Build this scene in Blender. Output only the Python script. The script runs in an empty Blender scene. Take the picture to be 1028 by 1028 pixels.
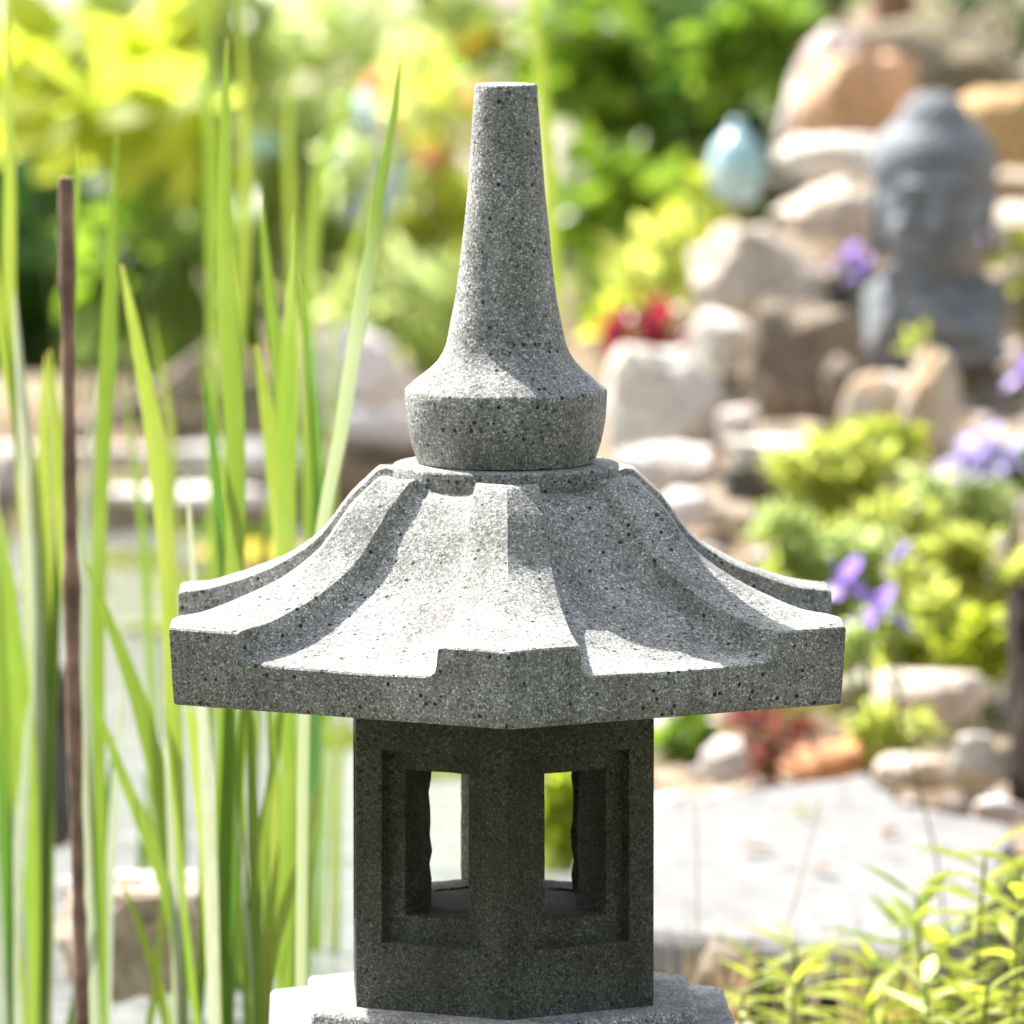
import bpy, bmesh, math, random
from mathutils import Vector, Matrix, Quaternion, noise
R = math.radians
rnd = random.Random(7)
scene = bpy.context.scene
col = scene.collection

# ------------------------------------------------------------------ camera
F = 8490.0            # focal length in photo pixels (photo 1028 wide)
D = 4.84              # distance camera -> lantern axis
CAMZ = 1.0
TH = 0.106            # pitch down
K = D / F             # metres per photo pixel at the lantern
cam = bpy.data.cameras.new("camera")
cam.sensor_width = 36.0
cam.lens = 36.0 * F / 1028.0
cam.clip_start = 0.05
cam.clip_end = 500
camo = bpy.data.objects.new("camera", cam)
col.objects.link(camo)
camo.location = (0, -D, CAMZ)
camo.rotation_euler = (math.pi / 2 - TH, 0, 0)
scene.camera = camo
cam.dof.use_dof = True
cam.dof.focus_distance = 4.74
cam.dof.aperture_fstop = 10.6

def pix(px, py, d):
    """photo pixel at horizontal distance d from the camera -> world point"""
    u = (px - 514) / F
    v = -(py - 514) / F
    dy = math.cos(TH) + v * math.sin(TH)
    dz = -math.sin(TH) + v * math.cos(TH)
    t = d / dy
    return Vector((u * t, -D + d, CAMZ + dz * t))

def onz(px, py, z):
    """photo pixel on the horizontal plane z"""
    u = (px - 514) / F
    v = -(py - 514) / F
    dy = math.cos(TH) + v * math.sin(TH)
    dz = -math.sin(TH) + v * math.cos(TH)
    t = (z - CAMZ) / dz
    return Vector((u * t, -D + dy * t, z))

def sm(a, b, x):
    t = max(0.0, min(1.0, (x - a) / (b - a)))
    return t * t * (3 - 2 * t)

def interp(tab, x):
    if x <= tab[0][0]: return tab[0][1]
    for (x0, y0), (x1, y1) in zip(tab, tab[1:]):
        if x <= x1: return y0 + (y1 - y0) * (x - x0) / (x1 - x0)
    return tab[-1][1]

# ------------------------------------------------------------------ terrain height
MOUND = [(6.6, 0), (7.1, 0.0), (7.6, .06), (8, .125), (8.3, .165), (8.8, .2), (9.2, .28), (9.6, .37), (10.2, .43), (12, .3), (15, .05), (17, 0)]
XB = [(6, .10), (7.5, .10), (8.4, .12), (9, .22), (9.6, .32), (12, .36)]
WATER_Z = -0.05
def pond(x, d):
    """1 inside the pond, 0 on the bank"""
    w = 0.03 * math.sin(x * 9) + 0.02 * math.sin(x * 23 + 1)
    a = sm(5.0, 5.25, d + w) * (1 - sm(9.5, 9.75, d + 2 * w))
    xr = interp([(5, -.03), (5.6, .02), (6.2, .05), (7.5, .05), (8.6, .02), (9.8, -.05)], d)
    b = (1 - sm(xr - .07, xr + .05, x + .02 * math.sin(d * 11))) * sm(-3.2, -2.8, x)
    return a * b
def ground(x, d):
    z = 0.0
    if d < 18:
        m = interp(MOUND, d)
        xb = interp(XB, d)
        z += m * sm(xb - .12, xb + .10, x) * (1 - sm(2.2, 3.2, x))
    z += 0.05 * sm(9.6, 10.2, d) * (1 - sm(12, 15, d)) * (1 - sm(.1, .3, x))
    z += 0.012 * noise.noise(Vector((x * 3, d * 3, 0))) + 0.006 * noise.noise(Vector((x * 11, d * 11, 3)))
    # hollow just in front of the flagstone
    z -= 0.11 * math.exp(-((d - 6.2) / .2) ** 2) * sm(.02, .1, x) * (1 - sm(.5, .7, x))
    p = pond(x, d)
    return z * (1 - p) - 0.32 * p

# ------------------------------------------------------------------ object helpers
def tag(o, label=None, cat=None, group=None, kind=None):
    if label: o['label'] = label
    if cat: o['category'] = cat
    if group: o['group'] = group
    if kind: o['kind'] = kind
    return o

def empty(name, loc, label, cat, group=None):
    o = bpy.data.objects.new(name, None)
    o.empty_display_size = .05
    o.location = loc
    col.objects.link(o)
    return tag(o, label, cat, group)

class MB:
    def __init__(s): s.v = []; s.f = []
    def add(s, vs, fs):
        n = len(s.v)
        s.v += [tuple(v) for v in vs]
        s.f += [tuple(i + n for i in f) for f in fs]
    def build(s, name, mat, parent=None, loc=None, smooth=True, angle=40, bevel=0, merge=0):
        """link as one mesh object; vertices are in world space, origin moved to loc"""
        me = bpy.data.meshes.new(name)
        off = Vector(loc) if loc is not None else (parent.matrix_world.translation if False else (Vector(parent.location) if parent else Vector((0, 0, 0))))
        if parent is not None and loc is None:
            p = parent; off = Vector((0, 0, 0))
            while p is not None:
                off += Vector(p.location); p = p.parent
        me.from_pydata([tuple(Vector(v) - off) for v in s.v], [], s.f)
        if merge:
            bm = bmesh.new(); bm.from_mesh(me)
            bmesh.ops.remove_doubles(bm, verts=bm.verts, dist=merge)
            bmesh.ops.recalc_face_normals(bm, faces=bm.faces)
            bm.to_mesh(me); bm.free()
        me.validate()
        if smooth:
            me.shade_smooth()
            if angle < 180: me.set_sharp_from_angle(angle=R(angle))
        me.materials.append(mat)
        o = bpy.data.objects.new(name, me)
        col.objects.link(o)
        if parent is None: o.location = off
        else: o.parent = parent
        if bevel:
            b = o.modifiers.new('edge', 'BEVEL'); b.width = bevel; b.segments = 3; b.limit_method = 'ANGLE'; b.angle_limit = R(35)
            b.harden_normals = False
        return o

def lathe(mb, c, prof, n=64, ax=None):
    """prof: list of (r, z) from bottom to top, closed at both ends"""
    vs = []; fs = []
    for r, z in prof:
        for i in range(n):
            a = 2 * math.pi * i / n
            vs.append((c[0] + r * math.cos(a), c[1] + r * math.sin(a), c[2] + z))
    for j in range(len(prof) - 1):
        for i in range(n):
            k = (i + 1) % n
            fs.append((j * n + i, j * n + k, (j + 1) * n + k, (j + 1) * n + i))
    fs.append(tuple(range(n - 1, -1, -1)))
    fs.append(tuple((len(prof) - 1) * n + i for i in range(n)))
    mb.add(vs, fs)

def tube(mb, pts, rads, n=8, bump=0.0, seed=0):
    pts = [Vector(p) for p in pts]
    vs = []; fs = []
    ref = Vector((0.3, -.9, .2))
    rr = random.Random(seed)
    for i, p in enumerate(pts):
        t = (pts[min(i + 1, len(pts) - 1)] - pts[max(i - 1, 0)]).normalized()
        a = t.cross(ref)
        if a.length < .1: a = t.cross(Vector((1, 0, 0)))
        a.normalize(); b = t.cross(a)
        for k in range(n):
            an = 2 * math.pi * k / n
            r = rads[i] * (1 + bump * rr.uniform(-1, 1))
            vs.append(p + a * (math.cos(an) * r) + b * (math.sin(an) * r))
    for i in range(len(pts) - 1):
        for k in range(n):
            q = (k + 1) % n
            fs.append((i * n + k, i * n + q, (i + 1) * n + q, (i + 1) * n + k))
    fs.append(tuple(range(n - 1, -1, -1)))
    fs.append(tuple((len(pts) - 1) * n + k for k in range(n)))
    mb.add(vs, fs)

def smooth_path(pts, per=6):
    """Catmull-Rom through the points"""
    pts = [Vector(p) for p in pts]
    P = [pts[0] * 2 - pts[1]] + pts + [pts[-1] * 2 - pts[-2]]
    out = []
    for i in range(1, len(P) - 2):
        for j in range(per):
            t = j / per
            p0, p1, p2, p3 = P[i - 1:i + 3]
            out.append(0.5 * ((2 * p1) + (p2 - p0) * t + (2 * p0 - 5 * p1 + 4 * p2 - p3) * t * t + (3 * p1 - p0 - 3 * p2 + p3) * t ** 3))
    out.append(pts[-1])
    return out

def ribbon(mb, pts, widths, side, fold=.18, twist=0.0):
    """a leaf blade: three vertices across, folded along the midrib"""
    vs = []; fs = []
    n = len(pts)
    for i, p in enumerate(pts):
        t = (pts[min(i + 1, n - 1)] - pts[max(i - 1, 0)]).normalized()
        s = side - t * side.dot(t)
        s.normalize()
        if twist: s = Quaternion(t, twist * i / n) @ s
        nn = s.cross(t)
        w = widths[i] / 2
        vs += [p - s * w, p + nn * (w * fold), p + s * w]
    for i in range(n - 1):
        a = 3 * i
        fs += [(a, a + 1, a + 4, a + 3), (a + 1, a + 2, a + 5, a + 4)]
    mb.add(vs, fs)

SH = {'ovate': [.25, .85, 1, .75, .38, .04], 'lance': [.3, .75, 1, .8, .45, .03], 'round': [.5, .95, 1.05, .95, .65, .1], 'petal': [.3, .6, .95, 1.05, .8, .2]}
def leaf(mb, base, d, up, L, W, bend=.3, shape='ovate', fold=.15):
    d = d.normalized()
    s = d.cross(up)
    if s.length < .05: s = d.cross(Vector((1, .3, 0)))
    s.normalize()
    nrm = s.cross(d)
    prof = SH[shape]
    m = len(prof)
    pts = []
    for i in range(m):
        t = i / (m - 1)
        pts.append(base + d * (L * t) - nrm * (bend * L * t * t))
    ribbon(mb, pts, [W * p for p in prof], s, fold)

def rdir(r=rnd):
    while True:
        v = Vector((r.uniform(-1, 1), r.uniform(-1, 1), r.uniform(-1, 1)))
        if .05 < v.length < 1: return v.normalized()

def foliage(mb, c, rad, n, L, W, r, shape='ovate', shell=.35, up=.35, bend=.3, lowcut=-1.0, clump=0):
    """leaves spread through an ellipsoid volume with clumps and gaps"""
    cl = [rdir(r) * r.uniform(shell, 1.0) for _ in range(clump)] if clump else None
    for _ in range(n):
        if cl:
            q = r.choice(cl) + rdir(r) * (r.random() ** .6) * .36
        else:
            q = rdir(r) * (shell + (1 - shell) * r.random() ** .6)
        if q.z < lowcut: continue
        p = Vector((c[0] + q.x * rad[0], c[1] + q.y * rad[1], c[2] + q.z * rad[2]))
        d = (q.normalized() * .7 + rdir(r) * .9 + Vector((0, 0, .1)))
        u = (Vector((0, 0, 1)) * up + rdir(r) * .7 + q * .4)
        k = r.uniform(.65, 1.25)
        leaf(mb, p, d, u, L * k, W * k * r.uniform(.85, 1.15), bend * r.uniform(.2, 1.5), shape)

# ------------------------------------------------------------------ materials
def nodes(name):
    m = bpy.data.materials.new(name); m.use_nodes = True
    nt = m.node_tree; nt.nodes.clear()
    out = nt.nodes.new('ShaderNodeOutputMaterial')
    return m, nt, out
def N(nt, t, **kw):
    n = nt.nodes.new(t)
    for k, v in kw.items(): setattr(n, k, v)
    return n
def ramp(nt, stops, interp='LINEAR'):
    r = nt.nodes.new('ShaderNodeValToRGB')
    r.color_ramp.interpolation = interp
    el = r.color_ramp.elements
    while len(el) < len(stops): el.new(.5)
    for e, (p, c) in zip(el, stops):
        e.position = p
        e.color = (c, c, c, 1) if isinstance(c, (int, float)) else (*c, 1)
    return r
def mix(nt, a, b, fac, mode='MIX'):
    m = nt.nodes.new('ShaderNodeMix'); m.data_type = 'RGBA'; m.blend_type = mode
    for sock, v in ((m.inputs[0], fac), (m.inputs[6], a), (m.inputs[7], b)):
        if hasattr(v, 'is_linked'): nt.links.new(v, sock)
        elif isinstance(v, (int, float)): sock.default_value = v if sock == m.inputs[0] else (v, v, v, 1)
        else: sock.default_value = (*v, 1)
    return m.outputs[2]

def granite(name, tint=(1, 1, 1), gain=1.0, moss=0.3, moss_col=(.10, .12, .055), stain=.44, grain=1120):
    m, nt, out = nodes(name); L = nt.links.new
    tc = N(nt, 'ShaderNodeTexCoord').outputs['Object']
    v1 = N(nt, 'ShaderNodeTexVoronoi'); v1.inputs['Scale'].default_value = grain
    L(tc, v1.inputs['Vector'])
    sep = N(nt, 'ShaderNodeSeparateColor'); L(v1.outputs['Color'], sep.inputs[0])
    g = gain
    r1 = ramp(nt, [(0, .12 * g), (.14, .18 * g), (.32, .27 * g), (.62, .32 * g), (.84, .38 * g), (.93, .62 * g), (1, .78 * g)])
    L(sep.outputs[0], r1.inputs[0])
    # coarser dark crystals
    v2 = N(nt, 'ShaderNodeTexVoronoi'); v2.inputs['Scale'].default_value = grain * .45
    L(tc, v2.inputs['Vector'])
    sep2 = N(nt, 'ShaderNodeSeparateColor'); L(v2.outputs['Color'], sep2.inputs[0])
    r2 = ramp(nt, [(0, 1.0), (.90, 1.0), (.93, .5), (1, .36)])
    L(sep2.outputs[1], r2.inputs[0])
    c = mix(nt, r1.outputs[0], r2.outputs[0], .8, 'MULTIPLY')
    # broad weathering
    n1 = N(nt, 'ShaderNodeTexNoise'); n1.inputs['Scale'].default_value = 16; n1.inputs['Detail'].default_value = 8; n1.inputs['Roughness'].default_value = .65
    L(tc, n1.inputs['Vector'])
    r3 = ramp(nt, [(.3, 1 - stain), (.6, 1.0), (.8, 1.08)])
    L(n1.outputs[0], r3.inputs[0])
    c = mix(nt, c, r3.outputs[0], 1.0, 'MULTIPLY')
    mpd = N(nt, 'ShaderNodeMapping'); mpd.inputs['Scale'].default_value = (1, 1, .12); L(tc, mpd.inputs[0])
    nd = N(nt, 'ShaderNodeTexNoise'); nd.inputs['Scale'].default_value = 45; nd.inputs['Detail'].default_value = 5; L(mpd.outputs[0], nd.inputs['Vector'])
    rd = ramp(nt, [(.34, .70), (.52, 1.0), (.75, 1.07)]); L(nd.outputs[0], rd.inputs[0])
    c = mix(nt, c, rd.outputs[0], .8, 'MULTIPLY')
    vp = N(nt, 'ShaderNodeTexVoronoi'); vp.inputs['Scale'].default_value = 210; L(tc, vp.inputs['Vector'])
    sp_ = N(nt, 'ShaderNodeSeparateColor'); L(vp.outputs['Color'], sp_.inputs[0])
    gt = N(nt, 'ShaderNodeMath', operation='GREATER_THAN'); L(sp_.outputs[2], gt.inputs[0]); gt.inputs[1].default_value = .85
    lt = N(nt, 'ShaderNodeMath', operation='LESS_THAN'); L(vp.outputs['Distance'], lt.inputs[0]); lt.inputs[1].default_value = .26
    pm = N(nt, 'ShaderNodeMath', operation='MULTIPLY'); L(gt.outputs[0], pm.inputs[0]); L(lt.outputs[0], pm.inputs[1])
    c = mix(nt, c, (.035, .035, .032), pm.outputs[0])
    c = mix(nt, c, tint, 1.0, 'MULTIPLY')
    n2 = N(nt, 'ShaderNodeTexNoise'); n2.inputs['Scale'].default_value = 9; n2.inputs['Detail'].default_value = 10; n2.inputs['Roughness'].default_value = .7
    mp = N(nt, 'ShaderNodeMapping'); mp.inputs['Location'].default_value = (3.1, 7.7, 1.9); L(tc, mp.inputs[0]); L(mp.outputs[0], n2.inputs['Vector'])
    r4 = ramp(nt, [(.42, 0), (.66, moss)])
    L(n2.outputs[0], r4.inputs[0])
    mossy = mix(nt, c, moss_col, .62)
    c = mix(nt, c, mossy, r4.outputs[0])
    b = N(nt, 'ShaderNodeBsdfPrincipled')
    b.inputs['Roughness'].default_value = .82
    b.inputs['Specular IOR Level'].default_value = .25
    L(c, b.inputs['Base Color'])
    # grain relief, small pits
    n3 = N(nt, 'ShaderNodeTexNoise'); n3.inputs['Scale'].default_value = 420; n3.inputs['Detail'].default_value = 4; L(tc, n3.inputs['Vector'])
    v3 = N(nt, 'ShaderNodeTexVoronoi'); v3.inputs['Scale'].default_value = 150; L(tc, v3.inputs['Vector'])
    sep3 = N(nt, 'ShaderNodeSeparateColor'); L(v3.outputs['Color'], sep3.inputs[0])
    pit = N(nt, 'ShaderNodeMath', operation='GREATER_THAN'); L(sep3.outputs[0], pit.inputs[0]); pit.inputs[1].default_value = .86
    rp = ramp(nt, [(.0, 0.0), (.28, 1.0)]); L(v3.outputs['Distance'], rp.inputs[0])
    mm = N(nt, 'ShaderNodeMix'); mm.data_type = 'FLOAT'; mm.inputs[2].default_value = 1.0
    L(pit.outputs[0], mm.inputs[0]); L(rp.outputs[0], mm.inputs[3])
    ad = N(nt, 'ShaderNodeMath', operation='MULTIPLY_ADD'); L(mm.outputs[0], ad.inputs[0]); ad.inputs[1].default_value = .8; L(n3.outputs[0], ad.inputs[2])
    ad2 = N(nt, 'ShaderNodeMath', operation='MULTIPLY_ADD'); L(sep.outputs[1], ad2.inputs[0]); ad2.inputs[1].default_value = .35; L(ad.outputs[0], ad2.inputs[2])
    bp = N(nt, 'ShaderNodeBump'); bp.inputs['Strength'].default_value = .5; bp.inputs['Distance'].default_value = .0010
    L(ad2.outputs[0], bp.inputs['Height']); L(bp.outputs[0], b.inputs['Normal'])
    L(b.outputs[0], out.inputs[0])
    return m

def rockmat(name, c1, c2, c3, scale=9, rough=.85, bump=.02):
    m, nt, out = nodes(name); L = nt.links.new
    tc = N(nt, 'ShaderNodeTexCoord').outputs['Object']
    n1 = N(nt, 'ShaderNodeTexNoise'); n1.inputs['Scale'].default_value = scale; n1.inputs['Detail'].default_value = 9; n1.inputs['Roughness'].default_value = .62; n1.inputs['Distortion'].default_value = .6
    L(tc, n1.inputs['Vector'])
    r1 = ramp(nt, [(.30, c2), (.47, c1), (.60, c1), (.72, c3)])
    L(n1.outputs[0], r1.inputs[0])
    n2 = N(nt, 'ShaderNodeTexNoise'); n2.inputs['Scale'].default_value = scale * 9; n2.inputs['Detail'].default_value = 6
    L(tc, n2.inputs['Vector'])
    r2 = ramp(nt, [(.3, .45), (.5, 1.0), (.75, 1.15)]); L(n2.outputs[0], r2.inputs[0])
    c = mix(nt, r1.outputs[0], r2.outputs[0], .8, 'MULTIPLY')
    b = N(nt, 'ShaderNodeBsdfPrincipled'); b.inputs['Roughness'].default_value = rough; b.inputs['Specular IOR Level'].default_value = .3
    L(c, b.inputs['Base Color'])
    ad = N(nt, 'ShaderNodeMath', operation='ADD'); L(n1.outputs[0], ad.inputs[0])
    sc = N(nt, 'ShaderNodeMath', operation='MULTIPLY'); L(n2.outputs[0], sc.inputs[0]); sc.inputs[1].default_value = .3; L(sc.outputs[0], ad.inputs[1])
    bp = N(nt, 'ShaderNodeBump'); bp.inputs['Strength'].default_value = .7; bp.inputs['Distance'].default_value = bump
    L(ad.outputs[0], bp.inputs['Height']); L(bp.outputs[0], b.inputs['Normal'])
    L(b.outputs[0], out.inputs[0])
    return m

def leafmat(name, c1, c2, trans=(.5, .6, .1), tf=.45, rough=.32, vein=0, tip=None):
    """leaf: diffuse + translucent + soft gloss; each leaf its own tone"""
    m, nt, out = nodes(name); L = nt.links.new
    geo = N(nt, 'ShaderNodeNewGeometry')
    r = ramp(nt, [(0, c1), (1, c2)]); L(geo.outputs['Random Per Island'], r.inputs[0])
    tc = N(nt, 'ShaderNodeTexCoord').outputs['Object']
    n1 = N(nt, 'ShaderNodeTexNoise'); n1.inputs['Scale'].default_value = 45; n1.inputs['Detail'].default_value = 4; L(tc, n1.inputs['Vector'])
    r2 = ramp(nt, [(.3, .72), (.7, 1.2)]); L(n1.outputs[0], r2.inputs[0])
    c = mix(nt, r.outputs[0], r2.outputs[0], 1.0, 'MULTIPLY')
    b = N(nt, 'ShaderNodeBsdfPrincipled'); b.inputs['Roughness'].default_value = rough; b.inputs['Specular IOR Level'].default_value = .3
    L(c, b.inputs['Base Color'])
    t = N(nt, 'ShaderNodeBsdfTranslucent')
    tcol = mix(nt, c, trans, .55)
    L(tcol, t.inputs['Color'])
    mx = N(nt, 'ShaderNodeMixShader'); mx.inputs[0].default_value = tf + .1
    L(b.outputs[0], mx.inputs[1]); L(t.outputs[0], mx.inputs[2]); L(mx.outputs[0], out.inputs[0])
    return m

def bladmat(name, c1, c2, trans, tf=.5, dry=.0, fade=False):
    """reed blade: fine lengthwise ribs, tone differs from blade to blade by object"""
    m, nt, out = nodes(name); L = nt.links.new
    oi = N(nt, 'ShaderNodeObjectInfo')
    r = ramp(nt, [(0, c1), (1, c2)]); L(oi.outputs['Random'], r.inputs[0])
    tc = N(nt, 'ShaderNodeTexCoord').outputs['Object']
    mp = N(nt, 'ShaderNodeMapping'); mp.inputs['Scale'].default_value = (1, 1, .035); L(tc, mp.inputs[0])
    n1 = N(nt, 'ShaderNodeTexNoise'); n1.inputs['Scale'].default_value = 420; n1.inputs['Detail'].default_value = 3; L(mp.outputs[0], n1.inputs['Vector'])
    r2 = ramp(nt, [(.3, .74), (.7, 1.15)]); L(n1.outputs[0], r2.inputs[0])
    c = mix(nt, r.outputs[0], r2.outputs[0], 1.0, 'MULTIPLY')
    n2 = N(nt, 'ShaderNodeTexNoise'); n2.inputs['Scale'].default_value = 7; n2.inputs['Detail'].default_value = 3; L(tc, n2.inputs['Vector'])
    r3 = ramp(nt, [(.52, 0), (.75, .55 + dry)]); L(n2.outputs[0], r3.inputs[0])
    c = mix(nt, c, (.42, .40, .16), r3.outputs[0])
    at = N(nt, 'ShaderNodeAttribute'); at.attribute_name = 'along'
    ma = N(nt, 'ShaderNodeMath', operation='MULTIPLY_ADD'); L(n2.outputs[0], ma.inputs[0]); ma.inputs[1].default_value = .03; L(at.outputs['Fac'], ma.inputs[2])
    rt = ramp(nt, [(0, 1.0), (.018, 1.0), (.036, 0.0)]); L(ma.outputs[0], rt.inputs[0])
    c = mix(nt, c, (.46, .30, .12), rt.outputs[0])
    if fade:
        rf = ramp(nt, [(0, 0), (.24, 0), (.38, 1)]); L(at.outputs['Fac'], rf.inputs[0]); c = mix(nt, c, (.46, .50, .36), rf.outputs[0])
    b = N(nt, 'ShaderNodeBsdfPrincipled'); b.inputs['Roughness'].default_value = .38; b.inputs['Specular IOR Level'].default_value = .45
    L(c, b.inputs['Base Color'])
    t = N(nt, 'ShaderNodeBsdfTranslucent'); L(mix(nt, c, trans, .5), t.inputs['Color'])
    mx = N(nt, 'ShaderNodeMixShader'); mx.inputs[0].default_value = tf
    L(b.outputs[0], mx.inputs[1]); L(t.outputs[0], mx.inputs[2]); L(mx.outputs[0], out.inputs[0])
    return m

def plain(name, c, rough=.6, var=.25, scale=30, bump=.002, spec=.3):
    m, nt, out = nodes(name); L = nt.links.new
    tc = N(nt, 'ShaderNodeTexCoord').outputs['Object']
    n1 = N(nt, 'ShaderNodeTexNoise'); n1.inputs['Scale'].default_value = scale; n1.inputs['Detail'].default_value = 6; L(tc, n1.inputs['Vector'])
    r2 = ramp(nt, [(.3, 1 - var), (.7, 1 + var)]); L(n1.outputs[0], r2.inputs[0])
    b = N(nt, 'ShaderNodeBsdfPrincipled'); b.inputs['Roughness'].default_value = rough; b.inputs['Specular IOR Level'].default_value = spec
    L(mix(nt, c, r2.outputs[0], 1.0, 'MULTIPLY'), b.inputs['Base Color'])
    bp = N(nt, 'ShaderNodeBump'); bp.inputs['Strength'].default_value = .6; bp.inputs['Distance'].default_value = bump
    L(n1.outputs[0], bp.inputs['Height']); L(bp.outputs[0], b.inputs['Normal']); L(b.outputs[0], out.inputs[0])
    return m

M = {}
M['granite'] = granite('speckled_granite', (1.0, 1.005, .985), 1.2, .45)
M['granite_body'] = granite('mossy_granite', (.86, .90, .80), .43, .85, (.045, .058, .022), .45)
M['granite_base'] = granite('pale_granite', (1.0, .99, .97), 1.4, .1)
M['statue'] = plain('grey_statue_stone', (.205, .222, .24), .75, .3, 40, .003)
M['rock_white'] = rockmat('white_rock', (.62, .58, .52), (.42, .37, .31), (.74, .71, .67), 9)
M['rock_bright'] = rockmat('bright_pinkish_white_rock', (.78, .74, .73), (.62, .57, .55), (.84, .82, .81), 10)
M['rock_pink'] = rockmat('pinkish_rock', (.60, .53, .50), (.40, .33, .31), (.70, .66, .64), 10)
M['rock_cream'] = rockmat('cream_rock', (.58, .50, .42), (.36, .27, .19), (.68, .62, .54), 9)
M['rock_tan'] = rockmat('tan_rock', (.42, .34, .26), (.22, .16, .11), (.55, .48, .40), 10)
M['rock_brown'] = rockmat('brown_rock', (.28, .225, .17), (.09, .075, .055), (.46, .30, .13), 12)
M['rock_peach'] = rockmat('peach_rock', (.66, .42, .26), (.52, .36, .24), (.66, .56, .47), 8)
M['rock_orange'] = rockmat('orange_rock', (.56, .27, .13), (.45, .24, .14), (.60, .44, .34), 8)
M['rock_ochre'] = rockmat('ochre_rock', (.60, .42, .20), (.50, .33, .17), (.66, .58, .46), 8)
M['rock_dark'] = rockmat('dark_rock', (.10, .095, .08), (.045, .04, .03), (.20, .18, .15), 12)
M['rock_stump'] = rockmat('dark_brown_rock', (.050, .038, .028), (.02, .016, .012), (.16, .11, .07), 22, .9, .03)
M['rock_olive'] = rockmat('olive_rock', (.22, .19, .12), (.12, .10, .065), (.30, .26, .18), 10)
M['rock_mixed'] = rockmat('white_and_orange_rock', (.64, .56, .46), (.55, .30, .12), (.78, .74, .68), 14)
M['flag'] = rockmat('pale_grey_flagstone', (.19, .189, .186), (.145, .143, .138), (.215, .214, .21), 8, .8, .004)
M['wood'] = rockmat('weathered_driftwood', (.30, .24, .20), (.17, .12, .10), (.42, .36, .31), 18)
M['bark'] = rockmat('dark_bark', (.10, .075, .055), (.04, .03, .02), (.17, .13, .10), 20)
M['post'] = rockmat('reddish_wood', (.34, .20, .14), (.22, .12, .08), (.42, .28, .20), 16)
M['stalk'] = plain('dry_brown_stalk', (.19, .125, .09), .7, .65, 38, .003)
M['reed'] = bladmat('green_reed_blade', (.075, .15, .02), (.15, .23, .035), (.27, .40, .04), .5)
M['reed_fade'] = bladmat('reed_blade_drying_below', (.07, .15, .02), (.11, .19, .025), (.30, .42, .08), .45, 0, True)
M['reed_y'] = bladmat('yellow_green_reed_blade', (.17, .25, .03), (.25, .32, .05), (.38, .48, .06), .5)
M['reed_d'] = bladmat('dark_green_reed_blade', (.055, .16, .025), (.09, .20, .03), (.22, .45, .04), .4)
M['reed_p'] = bladmat('pale_dry_reed_blade', (.42, .48, .33), (.52, .56, .42), (.55, .60, .42), .35, .3)
M['stem'] = plain('green_stem', (.13, .19, .05), .5, .2, 60)
M['drystem'] = plain('dry_grass_stem', (.44, .38, .26), .7, .2, 60)
M['leaf_mid'] = leafmat('mid_green_leaf', (.10, .20, .02), (.23, .34, .04), (.34, .54, .04), .45)
M['leaf_dark'] = leafmat('dark_green_leaf', (.035, .10, .02), (.09, .19, .03), (.10, .26, .03), .3)
M['leaf_blue'] = leafmat('blue_green_leaf', (.10, .20, .12), (.20, .32, .22), (.25, .45, .18), .3, .35)
M['leaf_lime'] = leafmat('lime_leaf', (.27, .37, .03), (.42, .49, .06), (.74, .80, .08), .6, .5)
M['leaf_front'] = leafmat('bright_stem_leaf', (.28, .35, .035), (.44, .48, .06), (.64, .72, .06), .5, .5)
M['leaf_front_green'] = leafmat('green_stem_leaf', (.17, .26, .035), (.30, .38, .06), (.5, .6, .06), .5, .5)
M['leaf_yg'] = leafmat('yellow_green_leaf', (.27, .36, .06), (.52, .52, .15), (.70, .76, .16), .62)
M['leaf_pale'] = leafmat('pale_yellow_green_leaf', (.33, .43, .15), (.56, .61, .30), (.68, .80, .30), .62)
M['leaf_red'] = leafmat('crimson_leaf', (.20, .012, .03), (.34, .03, .06), (.45, .03, .07), .4)
M['leaf_rust'] = leafmat('rusty_red_leaf', (.18, .06, .05), (.34, .14, .12), (.45, .16, .10), .35)
M['leaf_far'] = leafmat('far_hedge_leaf', (.05, .10, .02), (.12, .18, .04), (.2, .35, .04), .35)
M['leaf_dry'] = leafmat('dry_brown_leaf', (.16, .09, .04), (.26, .16, .08), (.3, .2, .1), .2)
M['pet_purple'] = leafmat('purple_petal', (.22, .13, .52), (.36, .24, .68), (.5, .35, .85), .4)
M['pet_lilac'] = leafmat('lilac_petal', (.42, .36, .68), (.56, .50, .80), (.6, .55, .9), .4)
M['pet_orange'] = leafmat('orange_petal', (.75, .18, .05), (.80, .28, .10), (.9, .3, .08), .4)
M['pet_salmon'] = leafmat('salmon_petal', (.80, .32, .20), (.82, .42, .28), (.9, .45, .25), .4)
M['pet_blue'] = leafmat('pale_blue_petal', (.50, .62, .82), (.72, .78, .88), (.7, .8, .95), .4)
M['pet_yellow'] = leafmat('yellow_petal', (.75, .60, .05), (.80, .68, .12), (.9, .75, .05), .4)
M['pad'] = leafmat('lily_pad', (.14, .20, .04), (.34, .34, .06), (.4, .5, .05), .15, .3)

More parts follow.
